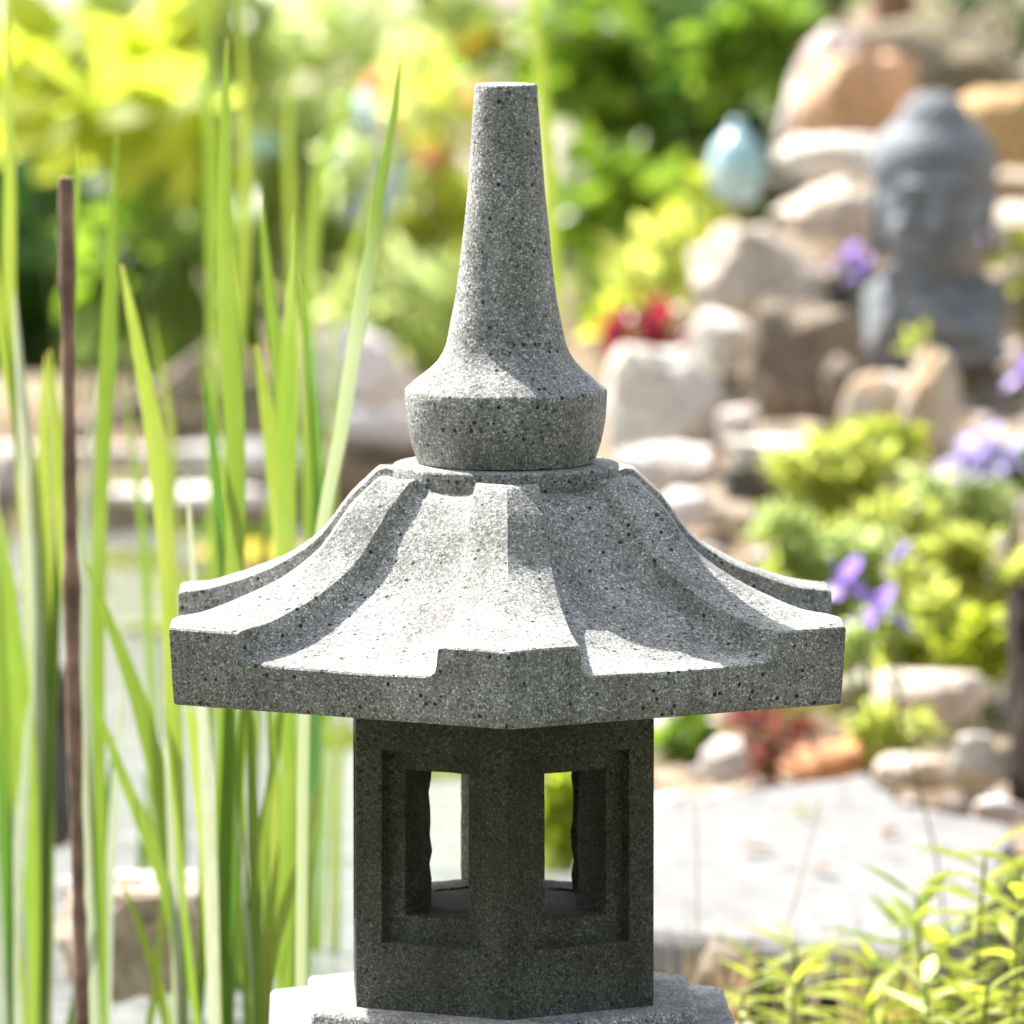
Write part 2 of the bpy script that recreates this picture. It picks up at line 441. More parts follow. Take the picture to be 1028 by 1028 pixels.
# glass ornament
def glassmat():
    m, nt, out = nodes('pale_blue_glass'); L = nt.links.new
    tc = N(nt, 'ShaderNodeTexCoord').outputs['Object']
    n1 = N(nt, 'ShaderNodeTexNoise'); n1.inputs['Scale'].default_value = 22; n1.inputs['Distortion'].default_value = 2.0; L(tc, n1.inputs['Vector'])
    r = ramp(nt, [(.38, (.26, .56, .66)), (.52, (.48, .74, .80)), (.66, (.82, .87, .90))]); L(n1.outputs[0], r.inputs[0])
    b = N(nt, 'ShaderNodeBsdfPrincipled'); b.inputs['Roughness'].default_value = .12; b.inputs['Transmission Weight'].default_value = .25; b.inputs['Coat Weight'].default_value = .6
    L(r.outputs[0], b.inputs['Base Color']); L(b.outputs[0], out.inputs[0])
    return m
M['glass'] = glassmat()

def watermat():
    m, nt, out = nodes('pond_water'); L = nt.links.new
    tc = N(nt, 'ShaderNodeTexCoord').outputs['Object']
    mp = N(nt, 'ShaderNodeMapping'); mp.inputs['Scale'].default_value = (1, 2.2, 1); L(tc, mp.inputs[0])
    n1 = N(nt, 'ShaderNodeTexNoise'); n1.inputs['Scale'].default_value = 9; n1.inputs['Detail'].default_value = 5; L(mp.outputs[0], n1.inputs['Vector'])
    b = N(nt, 'ShaderNodeBsdfPrincipled'); b.inputs['Base Color'].default_value = (.21, .22, .215, 1); b.inputs['Roughness'].default_value = .06; b.inputs['IOR'].default_value = 1.33
    b.inputs['Specular IOR Level'].default_value = .5
    bp = N(nt, 'ShaderNodeBump'); bp.inputs['Strength'].default_value = .8; bp.inputs['Distance'].default_value = .02
    L(n1.outputs[0], bp.inputs['Height']); L(bp.outputs[0], b.inputs['Normal']); L(b.outputs[0], out.inputs[0])
    return m
M['water'] = watermat()

def groundmat():
    m, nt, out = nodes('garden_soil'); L = nt.links.new
    tc = N(nt, 'ShaderNodeTexCoord').outputs['Object']
    n1 = N(nt, 'ShaderNodeTexNoise'); n1.inputs['Scale'].default_value = 5; n1.inputs['Detail'].default_value = 10; n1.inputs['Roughness'].default_value = .65; L(tc, n1.inputs['Vector'])
    r = ramp(nt, [(.32, (.09, .06, .04)), (.46, (.20, .15, .10)), (.58, (.32, .26, .19)), (.70, (.22, .21, .09))]); L(n1.outputs[0], r.inputs[0])
    v = N(nt, 'ShaderNodeTexVoronoi'); v.inputs['Scale'].default_value = 70; L(tc, v.inputs['Vector'])
    sep = N(nt, 'ShaderNodeSeparateColor'); L(v.outputs['Color'], sep.inputs[0])
    r2 = ramp(nt, [(0, .6), (.6, 1.0), (1, 1.3)]); L(sep.outputs[0], r2.inputs[0])
    c = mix(nt, r.outputs[0], r2.outputs[0], .8, 'MULTIPLY')
    b = N(nt, 'ShaderNodeBsdfPrincipled'); b.inputs['Roughness'].default_value = .95; b.inputs['Specular IOR Level'].default_value = .1
    L(c, b.inputs['Base Color'])
    bp = N(nt, 'ShaderNodeBump'); bp.inputs['Strength'].default_value = .7; bp.inputs['Distance'].default_value = .01
    L(v.outputs['Distance'], bp.inputs['Height']); L(bp.outputs[0], b.inputs['Normal']); L(b.outputs[0], out.inputs[0])
    return m
M['ground'] = groundmat()
M['light_damper'] = rockmat('light_damper_green', (.045, .055, .028), (.03, .036, .02), (.065, .07, .036), 30, .9, .01)  # dark green for the unseen bounce-cutting ground and the sky-blocking bank
M['gravel'] = rockmat('pinkish_gravel', (.34, .28, .25), (.26, .20, .18), (.40, .35, .32), 40, .9, .01)

# ------------------------------------------------------------------ ground, water, path
def axis(a, b, dense0, dense1, step, coarse):
    xs = []; x = a
    while x < b:
        xs.append(x)
        if dense0 <= x < dense1: x += step
        else:
            dist = max(dense0 - x, x - dense1, 0)
            s = min(coarse, step + dist * .22)
            if x < dense0: s = min(s, max(step, dense0 - x)) if dense0 - x > step else step
            x += s
    xs.append(b)
    return xs
xs = axis(-150, 150, -1.2, 1.6, .035, 25)
ds = axis(-60, 260, 4.2, 11, .035, 25)
mb = MB()
vs = [(x, d - D, ground(x, d)) for d in ds for x in xs]
nx = len(xs)
fs = [(j * nx + i, j * nx + i + 1, (j + 1) * nx + i + 1, (j + 1) * nx + i) for j in range(len(ds) - 1) for i in range(nx - 1)]
mb.add(vs, fs)
g = mb.build('ground', M['ground'], angle=180); tag(g, kind='structure')

mb = MB()
mb.add([(-3.6, 4.9 - D, WATER_Z), (.25, 4.9 - D, WATER_Z), (.25, 10.1 - D, WATER_Z), (-3.6, 10.1 - D, WATER_Z)], [(0, 1, 2, 3)])
w = mb.build('pond_water', M['water']); tag(w, kind='structure')

mb = MB()  # unseen dark ground sheet, added to cut bounce light on the lantern
lx = [-14, -8, -4, -2, -1, -.4, 0, .4, 1, 2, 4, 8, 14]; ld = [-30, -18, -10, -5, -2, 0, 1.2, 2.2, 3.0, 3.8, 4.6]
mb.add([(x, d - D, ground(x, d) + .012) for d in ld for x in lx], [(j * 13 + i, j * 13 + i + 1, (j + 1) * 13 + i + 1, (j + 1) * 13 + i) for j in range(len(ld) - 1) for i in range(12)])
o = mb.build('light_damper', M['light_damper'], angle=180); tag(o, kind='structure')
mb = MB(); hv = []; na, nh = 40, 10  # unseen dark bank added behind the camera to block the low sky
for j in range(nh):
    for i in range(na):
        a = R(180 + 180 * (i / (na - 1)) * 1.0); t = j / (nh - 1)
        rad = 7.5 + 9 * t; h = 15 * t ** .8
        hv.append((math.cos(a) * rad * 1.3, -D - 1.0 + math.sin(a) * rad, -.1 + h * (.85 + .15 * noise.noise(Vector((i * .4, j * .5, 2)))) * sm(0, .18, min(i, na - 1 - i) / na)))
mb.add(hv, [(j * na + i, j * na + i + 1, (j + 1) * na + i + 1, (j + 1) * na + i) for j in range(nh - 1) for i in range(na - 1)])
o = mb.build('sky_blocker', M['light_damper'], angle=180); tag(o, kind='structure')
mb = MB()
pv = []; pf = []
for i, d in enumerate([12.5, 14, 17, 20, 23, 26, 29]):
    for j, x in enumerate([-7, -4, -2, -1.2, -.6, -.1, .14]):
        xx = x + .2 * math.sin(i * 1.7 + j)
        pv.append((xx, d - D, ground(xx, d) + .03))
for i in range(6):
    for j in range(6): pf.append((i * 7 + j, i * 7 + j + 1, (i + 1) * 7 + j + 1, (i + 1) * 7 + j))
mb.add(pv, pf)
o = mb.build('gravel_path', M['gravel']); tag(o, kind='structure')

# ------------------------------------------------------------------ stone lantern
AX = pix(508, 600, D)
LX = AX.x
def zat(y, off=0.0):
    return pix(508, y, D + off * K).z
ROT = R(.5)
def hexp(r, k, extra=0):
    a = R(-90 + 60 * k) + ROT + extra
    return Vector((math.cos(a) * r, math.sin(a) * r))
lant = empty('stone_lantern', (LX, 0, ground(LX, D)), 'grey speckled granite garden lantern with six sided roof and tall spire at the pond edge', 'lantern')

def cw(r): return .154 * r + 9.5            # ridge half width, px
near = [(117.6, 478), (143, 481), (165, 500), (184, 518), (216.4, 558.8), (254.4, 586.6), (293.7, 607), (341, 626)]
RZ = [(r, zat(y, -(.5 * r + .866 * cw(r))) / K) for r, y in near]
z_end = RZ[-1][1]
RZ.append((372, z_end - 5)); RZ.append((386, z_end - 7))
RZ.insert(0, (95, RZ[0][1] + 1))
# smooth the profile (Catmull-Rom in r)
sp = smooth_path([Vector((r, z, 0)) for r, z in RZ], 8)
SPT = [(p.x, p.y - 9 * (1 - sm(118, 152, p.x))) for p in sp]
def ridge_z(r): return interp(SPT, r)
DROP = [(95, 1), (120, 3), (126, 7), (132, 11), (140, 16), (165, 19.5), (216, 24), (260, 27), (300, 30), (390, 30)]
R0 = 386
zb = ridge_z(386) - 78          # bottom of the eave, px
rings = [100, 108, 116, 124, 132, 140, 148, 156, 164, 172, 182, 192, 204, 216, 230, 245, 260, 276, 292, 308, 324, 340, 354, 366, 375, 381, 384.6, 386]
mb = MB()
cols_per = None
vs = []; fs = []
def edge_round(r):            # round over the eave edge
    if r <= 381: return 0
    t = (r - 381) / 5.0
    return 2.6 * (1 - math.sqrt(max(0, 1 - t * t)))
for r in rings:
    row = []
    for k in range(6):
        a = hexp(r, k); b = hexp(r, k + 1)
        L_ = r
        e = cw(r) / math.sin(R(60))
        zr = ridge_z(r) - edge_round(r)
        dr = interp(DROP, r)
        zp = ridge_z(r) - dr - edge_round(r)
        fl = 5 + 9 * sm(110, 200, r)      # fillet width at the foot of the ridge
        half = [(0, zr), (e * .5, zr), (e - 2.5, zr - .1), (e - .7, zr - .8), (e, zr - 2.6), (e + 2.0, zr - dr * .62), (e + 3.4, zp + fl * .42), (e + 3.4 + fl * .35, zp + fl * .16), (e + 3.4 + fl, zp)]
        mid0 = half[-1][0]
        inner = []
        span = L_ - 2 * mid0
        for q in range(1, 8):
            s = mid0 + span * q / 8
            inner.append((s, zp - 1.6 * math.sin(math.pi * q / 8) * sm(120, 200, r)))
        seq = half + inner + [(L_ - s, z) for s, z in reversed(half)][:-1]
        for s, z in seq:
            p = a + (b - a) * (s / L_)
            w_ = noise.noise(Vector((p.x * .03, p.y * .03, 5))) * 1.3 + noise.noise(Vector((p.x * .12, p.y * .12, 9))) * .5
            row.append((p.x, p.y, z + w_))
    vs.append(row)
ncol = len(vs[0])
# eave fascia going down, slightly tapering in
def down(rscale, zz):
    out = []
    for (x, y, z) in vs_top:
        out.append((x * rscale, y * rscale, zz(z)))
    return out
vs_top = vs[-1]
for t in (.25, .5, .75): vs.append(down(1 - .012 * t, lambda z, t=t: z + (zb + 3 - z) * t))
vs.append(down(.9872, lambda z: zb + 3))
vs.append(down(.983, lambda z: zb + .6))
vs.append(down(.975, lambda z: zb))
vs.append(down(.40, lambda z: zb + 1))
allv = [v for row in vs for v in row]
for j in range(len(vs) - 1):
    for i in range(ncol):
        q = (i + 1) % ncol
        fs.append((j * ncol + i, (j + 1) * ncol + i, (j + 1) * ncol + q, j * ncol + q))
fs.append(tuple(range(ncol)))
fs.append(tuple((len(vs) - 1) * ncol + i for i in range(ncol - 1, -1, -1)))
mb.add([(LX + x * K, y * K, z * K) for x, y, z in allv], fs)
roof = mb.build('roof', M['granite'], lant, angle=32)

# round collar on top of the roof
zc = zat(476, -114) / K
mb = MB()
lathe(mb, (LX, 0, 0), [(108 * K, (zc - 44) * K), (112.5 * K, (zc - 40) * K), (113.5 * K, (zc - 9) * K), (114.5 * K, (zc - 3.5) * K), (113.5 * K, (zc - 1) * K), (111 * K, zc * K), (60 * K, (zc + .5) * K)], 72)
mb.build('collar', M['granite'], roof, angle=50)

# finial: bowl and spire
mb = MB()
zt = lambda y: zat(y) / K
prof = [(86, zc + .5), (89, zc + 1.5), (91.5, zt(456)), (95.5, zt(445)), (98.5, zt(433)), (101, zt(418)), (102.3, zt(402)), (102.6, zt(392.5)), (102, zt(390.6)), (100.5, zt(389)),
        (89, zt(379)), (78, zt(371)), (69, zt(362)), (63.5, zt(353)), (60, zt(344)), (57.5, zt(332)), (55.3, zt(320)), (51.3, zt(300)), (47.2, zt(270)), (44.5, zt(245)), (42.2, zt(222)), (39.5, zt(195)), (37, zt(165)), (34.6, zt(130)), (32.5, zt(100)), (31.8, zt(87)), (31.2, zt(85)), (29.5, zt(84)), (12, zt(83.6))]
sp = [Vector((r, z, 0)) for r, z in prof]
fine = []
for i, p in enumerate(sp[:-1]):
    fine.append(p)
    if (sp[i + 1] - p).length > 14:
        n_ = int((sp[i + 1] - p).length // 9)
        for q in range(1, n_): fine.append(p.lerp(sp[i + 1], q / n_))
fine.append(sp[-1])
lathe(mb, (LX, 0, 0), [(p.x * K, p.y * K) for p in fine], 96)
mb.v = [(x + noise.noise(Vector((x, y, z)) * 30) * .0006, y + noise.noise(Vector((x, y, z)) * 30 + Vector((9, 0, 0))) * .0006, z) for x, y, z in mb.v]
fin = mb.build('finial', M['granite'], lant, angle=50)

# light chamber: six walls with recessed window openings
RB = 172.6
BX = LX - 4 * K
ROOFROT = ROT
zbase = zat(1011, -86) / K
ztop = zb + 1
cz = lambda y: zat(y, -129) / K
ROT = R(2.0)
rec = (-57, 57, cz(950), cz(756))
opn = (-35.5, 35.5, cz(922), cz(776))
ap = RB * math.cos(R(30)); T = 63
mb = MB()
def ringpts(x0, x1, z0, z1, n):
    P = []
    for i in range(n): P.append((x0 + (x1 - x0) * i / n, z0))
    for i in range(n): P.append((x1, z0 + (z1 - z0) * i / n))
    for i in range(n): P.append((x1 - (x1 - x0) * i / n, z1))
    for i in range(n): P.append((x0, z1 - (z1 - z0) * i / n))
    return P
rj = random.Random(3)
for k in range(6):
    mid = R(-90 + 60 * k + 30) + ROT
    nrm = Vector((math.cos(mid), math.sin(mid))); tg = Vector((-nrm.y, nrm.x))
    n = 10
    hw = RB / 2
    hwi = (ap - T) * math.tan(R(30))
    loops = [(ringpts(-hw, hw, zbase, ztop, n), 0, 0), (ringpts(*rec, n), 0, .5),
             (ringpts(rec[0] + 2.2, rec[1] - 2.2, rec[2] + 2.2, rec[3] - 2.2, n), -10, .8),
             (ringpts(opn[0] - 1, opn[1] + 1, opn[2] - 1, opn[3] + 1, n), -11, .5), (ringpts(opn[0], opn[1], opn[2], opn[3], n), -12.5, .5),
             (ringpts(opn[0], opn[1], opn[2], opn[3], n), -36, 1.2),
             (ringpts(opn[0], opn[1], opn[2], opn[3], n), -T, 2.6), (ringpts(-hwi, hwi, zbase, ztop, n), -T, 0)]
    vv = []
    for P, dep, jit in loops:
        for (s, z) in P:
            s2 = s + rj.uniform(-1, 1) * jit; z2 = z + rj.uniform(-1, 1) * jit * .6
            p = nrm * (ap + dep) + tg * s2
            vv.append((BX + p.x * K, p.y * K, z2 * K))
    m_ = 4 * n
    ff = []
    for j in range(len(loops) - 1):
        for i in range(m_):
            q = (i + 1) % m_
            ff.append((j * m_ + i, j * m_ + q, (j + 1) * m_ + q, (j + 1) * m_ + i))
    mb.add(vv, ff)
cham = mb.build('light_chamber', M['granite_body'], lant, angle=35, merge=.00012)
# floor and ceiling slab inside the chamber
mb = MB()
ri = (ap - T + 1.0) / math.cos(R(30))
for z0, z1 in ((zbase + 1, opn[2] - 1.0),):
    vv = [(BX + hexp(ri, k).x * K, hexp(ri, k).y * K, z0 * K) for k in range(6)] + [(BX + hexp(ri, k).x * K, hexp(ri, k).y * K, z1 * K) for k in range(6)]
    mb.add(vv, [(5, 4, 3, 2, 1, 0), (6, 7, 8, 9, 10, 11)] + [(k, (k + 1) % 6, 6 + (k + 1) % 6, 6 + k) for k in range(6)])
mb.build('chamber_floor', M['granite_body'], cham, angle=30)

def hexslab(mb, r0, r1, z0, z1, wob=0):
    n = 10
    vv = []
    lay = [(r0, z0), (r1, z1)]
    for r, z in [(r0, z0), (r0 + (r1 - r0) * .5, z0 + (z1 - z0) * .5), (r1, z1)]:
        for k in range(6):
            a = hexp(r, k); b = hexp(r, k + 1)
            for i in range(n):
                p = a.lerp(b, i / n)
                vv.append((LX - 5 * K + (p.x + wob * noise.noise(Vector((p.x * .05, p.y * .05, z)))) * K, (p.y + wob * noise.noise(Vector((p.x * .05, p.y * .05, z + 40)))) * K, z * K))
    m_ = 6 * n
    ff = [tuple(range(m_ - 1, -1, -1)), tuple(2 * m_ + i for i in range(m_))]
    for j in range(2):
        for i in range(m_):
            q = (i + 1) % m_
            ff.append((j * m_ + i, j * m_ + q, (j + 1) * m_ + q, (j + 1) * m_ + i))
    mb.add(vv, ff)
mb = MB(); hexslab(mb, 226, 224, zbase - 17, zbase + 1.0, 1.5)
mb.build('upper_plinth', M['granite_base'], lant, angle=30, bevel=.0028)
mb = MB(); hexslab(mb, 272, 270, zbase - 75, zbase - 16, 1.5)
mb.build('lower_plinth', M['granite_base'], lant, angle=30, bevel=.0035)
mb = MB(); zg = (ground(LX, D) - .03) / K
hexslab(mb, 190, 170, zg, zbase - 74, 2)
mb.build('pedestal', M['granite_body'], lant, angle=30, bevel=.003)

# ------------------------------------------------------------------ rocks
def rock(label, px, py, wpx, hpx, d, mat, seed, depth=1.0, flat=0, cuts=9, name='rock', group=None, rough=.22, tilt=0, sub=4, box=2.7):
    c = pix(px, py, d)
    s = d / F
    rx, rz = wpx * s / 2, hpx * s / 2
    ry = (rx * .5 + min(rx, rz) * .5) * depth
    bm = bmesh.new(); bmesh.ops.create_icosphere(bm, subdivisions=4 if max(wpx, hpx) > 100 else 3, radius=1)
    rr = random.Random(seed)
    planes = []
    for _ in range(cuts):
        nn = rdir(rr); planes.append((nn, rr.uniform(.62, .86)))
    planes.append((Vector((0, 0, -1)), .72))
    if flat: planes.append((Vector((rr.uniform(-.1, .1), rr.uniform(-.1, .1), 1)).normalized(), flat))
    off = Vector((seed * 3.7, seed * 1.3, seed * 5.1))
    for v in bm.verts:
        p = v.co.copy()
        p = p / (abs(p.x) ** box + abs(p.y) ** box + abs(p.z) ** box) ** (1 / box)
        p *= 1 + rough * noise.noise(p * 1.2 + off) * 1.2
        for nn, q in planes:
            e = p.dot(nn) - q
            if e > 0: p -= nn * (e * .88)
        p *= 1 + .11 * noise.noise(p * 3.4 + off) - .10 * max(0, .22 - abs(noise.noise(p * 2.6 + off * 2))) / .22 + .045 * noise.noise(p * 9 + off)
        v.co = p
    # normalise to the box asked for
    lo = [min(v.co[i] for v in bm.verts) for i in range(3)]; hi = [max(v.co[i] for v in bm.verts) for i in range(3)]
    for v in bm.verts:
        q = [((v.co[i] - lo[i]) / (hi[i] - lo[i]) * 2 - 1) * (rx, ry, rz)[i] for i in range(3)]
        v.co = Vector(q)
    if tilt: bmesh.ops.rotate(bm, verts=bm.verts, cent=(0, 0, 0), matrix=Matrix.Rotation(R(tilt), 3, 'Y'))
    bmesh.ops.translate(bm, verts=bm.verts, vec=(0, 0, rz))
    me = bpy.data.meshes.new(name); bm.to_mesh(me); bm.free()
    me.shade_smooth(); me.set_sharp_from_angle(angle=R(50)); me.materials.append(M[mat])
    o = bpy.data.objects.new(name, me); col.objects.link(o)
    o.location = (c.x, c.y, c.z - rz)
    return tag(o, label, 'rock', group)

RG = 'rocks piled in the rockery'
def rr_(label, *a, **k): return rock(label, *a, group=RG, **k)
rr_('large olive brown boulder on top of the rockery behind the statue', 965, 75, 230, 130, 9.75, 'rock_olive', 1)
rr_('peach orange boulder to the upper left of the statue head', 862, 108, 135, 120, 9.4, 'rock_peach', 2)
rr_('pale grey slab leaning against the left side of the peach boulder', 820, 95, 62, 150, 9.45, 'rock_pink', 3, tilt=24, depth=1.6)
rr_('small tan boulder capping the peach boulder', 850, 55, 110, 60, 9.55, 'rock_tan', 33)
rr_('flat white slab under the peach boulder', 832, 160, 118, 50, 9.1, 'rock_white', 4, flat=.6, depth=1.2)
rr_('tan boulder below the flat white slab left of the statue', 825, 212, 105, 66, 8.98, 'rock_cream', 5)
rr_('large cream boulder resting above the brown boulder', 765, 277, 150, 108, 8.75, 'rock_cream', 6)
rr_('small white stone wedged between crimson plant and brown boulder', 722, 345, 72, 66, 8.5, 'rock_white', 7)
rr_('big white block at the left foot of the rockery', 672, 402, 138, 112, 8.42, 'rock_white', 8, depth=.8, box=5, rough=.12, cuts=4)
rr_('large brown boulder with rusty patches beneath the cream boulder', 803, 372, 134, 150, 8.45, 'rock_brown', 9, depth=.8)
rr_('flat white capstone over a dark stone', 785, 455, 112, 32, 8.1, 'rock_white', 10, flat=.4, depth=1.6)
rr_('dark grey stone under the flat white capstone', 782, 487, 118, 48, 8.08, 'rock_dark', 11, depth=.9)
rr_('ochre and cream boulder to the right of the statue head', 1010, 132, 130, 92, 9.3, 'rock_ochre', 12)
rr_('thin tan stone layered under the ochre boulder', 1012, 188, 110, 34, 9.15, 'rock_tan', 13, flat=.5)
rr_('pale stone beside the statue cheek on its right', 1014, 228, 80, 48, 9.05, 'rock_cream', 14)
rr_('brown stone beside the statue shoulder on its right', 1024, 300, 66, 80, 8.85, 'rock_tan', 15)
rr_('dark wide stone the statue sits on', 945, 392, 220, 62, 8.75, 'rock_brown', 16, flat=.5, depth=1.2)
rr_('white stone streaked with orange in front of the statue', 932, 405, 66, 120, 8.2, 'rock_mixed', 17, depth=.8)
rr_('orange and cream stone left of the white streaked stone', 883, 418, 84, 92, 8.22, 'rock_mixed', 18, depth=.8)
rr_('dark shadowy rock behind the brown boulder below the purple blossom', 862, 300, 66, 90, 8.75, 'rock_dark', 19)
rr_('small pinkish stone at the foot of the dark stone', 690, 512, 70, 40, 8.0, 'rock_pink', 20)
rr_('low beige stone under the big white block', 665, 470, 120, 46, 8.25, 'rock_pink', 21, flat=.6)
rr_('small grey stone between the beige stone and dark stone', 735, 520, 52, 34, 7.9, 'rock_tan', 22)
rr_('little rounded stone right of the big white block', 742, 430, 46, 46, 8.3, 'rock_pink', 23)

rr_('added dark stone filling the gap left of the brown boulder', 738, 385, 50, 60, 8.62, 'rock_dark', 80)  # dark stones added to stand in for shaded gaps between the boulders
rr_('added dark stone in the gap under the cream boulder', 735, 325, 90, 34, 8.72, 'rock_dark', 81)
rr_('added dark stone in the gap under the flat white slab', 800, 186, 80, 26, 9.15, 'rock_dark', 82)
rr_('tan broken stone between the brown boulder and the capstone', 800, 440, 90, 36, 8.25, 'rock_tan', 83)
rr_('rusty stone leaning on the right side of the brown boulder', 848, 400, 54, 90, 8.4, 'rock_brown', 84)
PG = 'stones around the pond'
def pr_(label, *a, **k): return rock(label, *a, group=PG, **k)
pr_('pinkish white boulder on the far pond bank', 352, 378, 132, 112, 10.1, 'rock_bright', 40, box=2.0, rough=.12, cuts=3, depth=1.8)
pr_('low flat pinkish stone in front of the white boulder', 400, 432, 130, 44, 9.85, 'rock_bright', 41, flat=.5)
pr_('wide pale ledge stone at the far waterline', 245, 462, 190, 40, 9.75, 'rock_bright', 42, flat=.45, depth=.7)
pr_('grey ledge stone left along the far waterline', 100, 466, 180, 40, 9.8, 'rock_pink', 43, flat=.45, depth=.7)
pr_('narrow white ledge stone lying in the shallow water', 190, 500, 170, 22, 9.3, 'rock_bright', 44, flat=.4, depth=1.0)
pr_('pale stone behind the reeds at the left waterline', 15, 470, 120, 50, 9.7, 'rock_pink', 45, flat=.5)
pr_('brown pink boulder in the near water behind the reeds', 140, 945, 170, 120, 6.05, 'rock_tan', 46, flat=.55, depth=.8)
pr_('small white stone on top of the brown pink boulder', 95, 895, 70, 34, 6.12, 'rock_white', 47, flat=.6)
pr_('long flat white stone beside the brown pink boulder', 145, 888, 110, 26, 6.3, 'rock_white', 48, flat=.5)
pr_('dark brown stump of rock standing in the water at the left edge', 55, 760, 46, 190, 6.9, 'rock_dark', 49)
pr_('dark narrow rock at the very left edge in the water', -8, 735, 34, 130, 6.95, 'rock_dark', 50)

FG = 'stones by the flagstone'
def fr_(label, *a, **k): return rock(label, *a, group=FG, **k)
fr_('orange red stone behind the flagstone', 838, 768, 118, 46, 7.12, 'rock_orange', 60, flat=.6)
fr_('white rounded stone at the right end behind the flagstone', 978, 765, 56, 62, 6.98, 'rock_white', 61)
fr_('tan flat stone between the orange stone and the white stone', 920, 775, 90, 34, 7.02, 'rock_cream', 62, flat=.5)
fr_('dark brown rugged rock standing at the right edge', 1048, 690, 76, 290, 6.95, 'rock_stump', 63, depth=1.0, rough=.4)
fr_('pale beige boulder among the yellow green plants', 935, 700, 130, 52, 7.25, 'rock_cream', 64, flat=.6)
fr_('pink white pebble beside the rusty plant', 728, 762, 50, 50, 7.1, 'rock_pink', 65)
fr_('small white pebble behind the rusty plant', 740, 715, 42, 34, 7.35, 'rock_white', 66)
fr_('beige stone at the left end behind the flagstone', 672, 752, 60, 70, 7.3, 'rock_cream', 67)
fr_('small white stone left of the beige boulder', 850, 690, 60, 40, 7.4, 'rock_white', 68)
fr_('brown stone in the gap under the flagstone front', 730, 975, 66, 60, 6.05, 'rock_brown', 69)
fr_('pinkish stone at the right end of the flagstone', 1005, 815, 60, 34, 6.75, 'rock_pink', 70)

# flagstone
def slab(name, label, corners, ztop_, th, mat, seed, cat='flagstone'):
    pts = [onz(px, py, ztop_) for px, py in corners]
    c = sum(pts, Vector()) / len(pts)
    rr = random.Random(seed)
    ring = []
    for a, b in zip(pts, pts[1:] + pts[:1]):
        for i in range(8):
            p = a.lerp(b, i / 8)
            ring.append(p + Vector((rr.uniform(-1, 1), rr.uniform(-1, 1), 0)) * .004)
    mbq = MB(); n = len(ring)
    vv = []
    for sc, dz in ((1, -th), (1.006, -th * .4), (1.0, -.006), (.985, 0), (.7, .001), (.35, 0)):
        for p in ring:
            q = c + (p - c) * sc
            vv.append((q.x, q.y, ztop_ + dz + .003 * noise.noise(q * 7)))
    ff = [tuple(range(n - 1, -1, -1)), tuple(5 * n + i for i in range(n))]
    for j in range(5):
        for i in range(n):
            q = (i + 1) % n; ff.append((j * n + i, j * n + q, (j + 1) * n + q, (j + 1) * n + i))
    mbq.add(vv, ff)
    o = mbq.build(name, M[mat], loc=(c.x, c.y, ztop_ - th), angle=35)
    return tag(o, label, cat)
slab('flagstone', 'large pale grey flagstone lying flat to the right of the lantern', [(600, 925), (660, 933), (820, 948), (935, 958), (1000, 900), (1018, 828), (905, 806), (872, 777), (760, 795), (655, 812), (610, 830)], .045, .03, 'flag', 4)
slab('stepping_stone', 'thin pale stone behind the flagstone beside the pond', [(560, 700), (600, 720), (650, 722), (690, 700), (640, 680)], .02, .05, 'flag', 5, 'stepping stone')

for i, (px, py, mt, lb) in enumerate([(742, 850, 'leaf_dry', 'curled brown fallen leaf on the left part of the flagstone'), (835, 872, 'leaf_dry', 'curled brown fallen leaf near the middle of the flagstone'), (900, 830, 'leaf_dry', 'brown fallen leaf near the back right of the flagstone'), (790, 815, 'leaf_yg', 'yellow fallen leaf near the back edge of the flagstone')]):
    p = onz(px, py, .052); mbq = MB(); a = i * 2.1
    leaf(mbq, p, Vector((math.cos(a), math.sin(a), .1)), Vector((0, 0, 1)), .03, .014, .3, 'ovate', .4)
    o = mbq.build('fallen_leaf', M[mt], loc=p, angle=180); tag(o, lb, 'leaf', 'fallen leaves on the flagstone')

# ------------------------------------------------------------------ statue
def ell(bm, c, r, seg=20, rot=None):
    c = Vector(c); h = max(4, seg // 2)
    vv = [(c.x, c.y, c.z - r[2])]
    for j in range(1, h):
        t = -math.pi / 2 + math.pi * j / h
        for i in range(seg):
            an = 2 * math.pi * i / seg
            vv.append((c.x + math.cos(t) * math.cos(an) * r[0], c.y + math.cos(t) * math.sin(an) * r[1], c.z + math.sin(t) * r[2]))
    vv.append((c.x, c.y, c.z + r[2]))
    ff = []
    for i in range(seg):
        q = (i + 1) % seg
        ff.append((0, 1 + q, 1 + i)); ff.append((len(vv) - 1, len(vv) - 1 - seg + i, len(vv) - 1 - seg + q))
        for j in range(h - 2):
            ff.append((1 + j * seg + i, 1 + j * seg + q, 1 + (j + 1) * seg + q, 1 + (j + 1) * seg + i))
    bm.add(vv, ff)
def limb(bm, pts, rads):
    pts = [Vector(p) for p in pts]
    for (a, ra), (b, rb) in zip(zip(pts, rads), list(zip(pts, rads))[1:]):
        n = max(2, int((b - a).length / (min(ra, rb) * .45)))
        for i in range(n + 1):
            t = i / n
            ell(bm, a.lerp(b, t), [ra + (rb - ra) * t] * 3, 12)
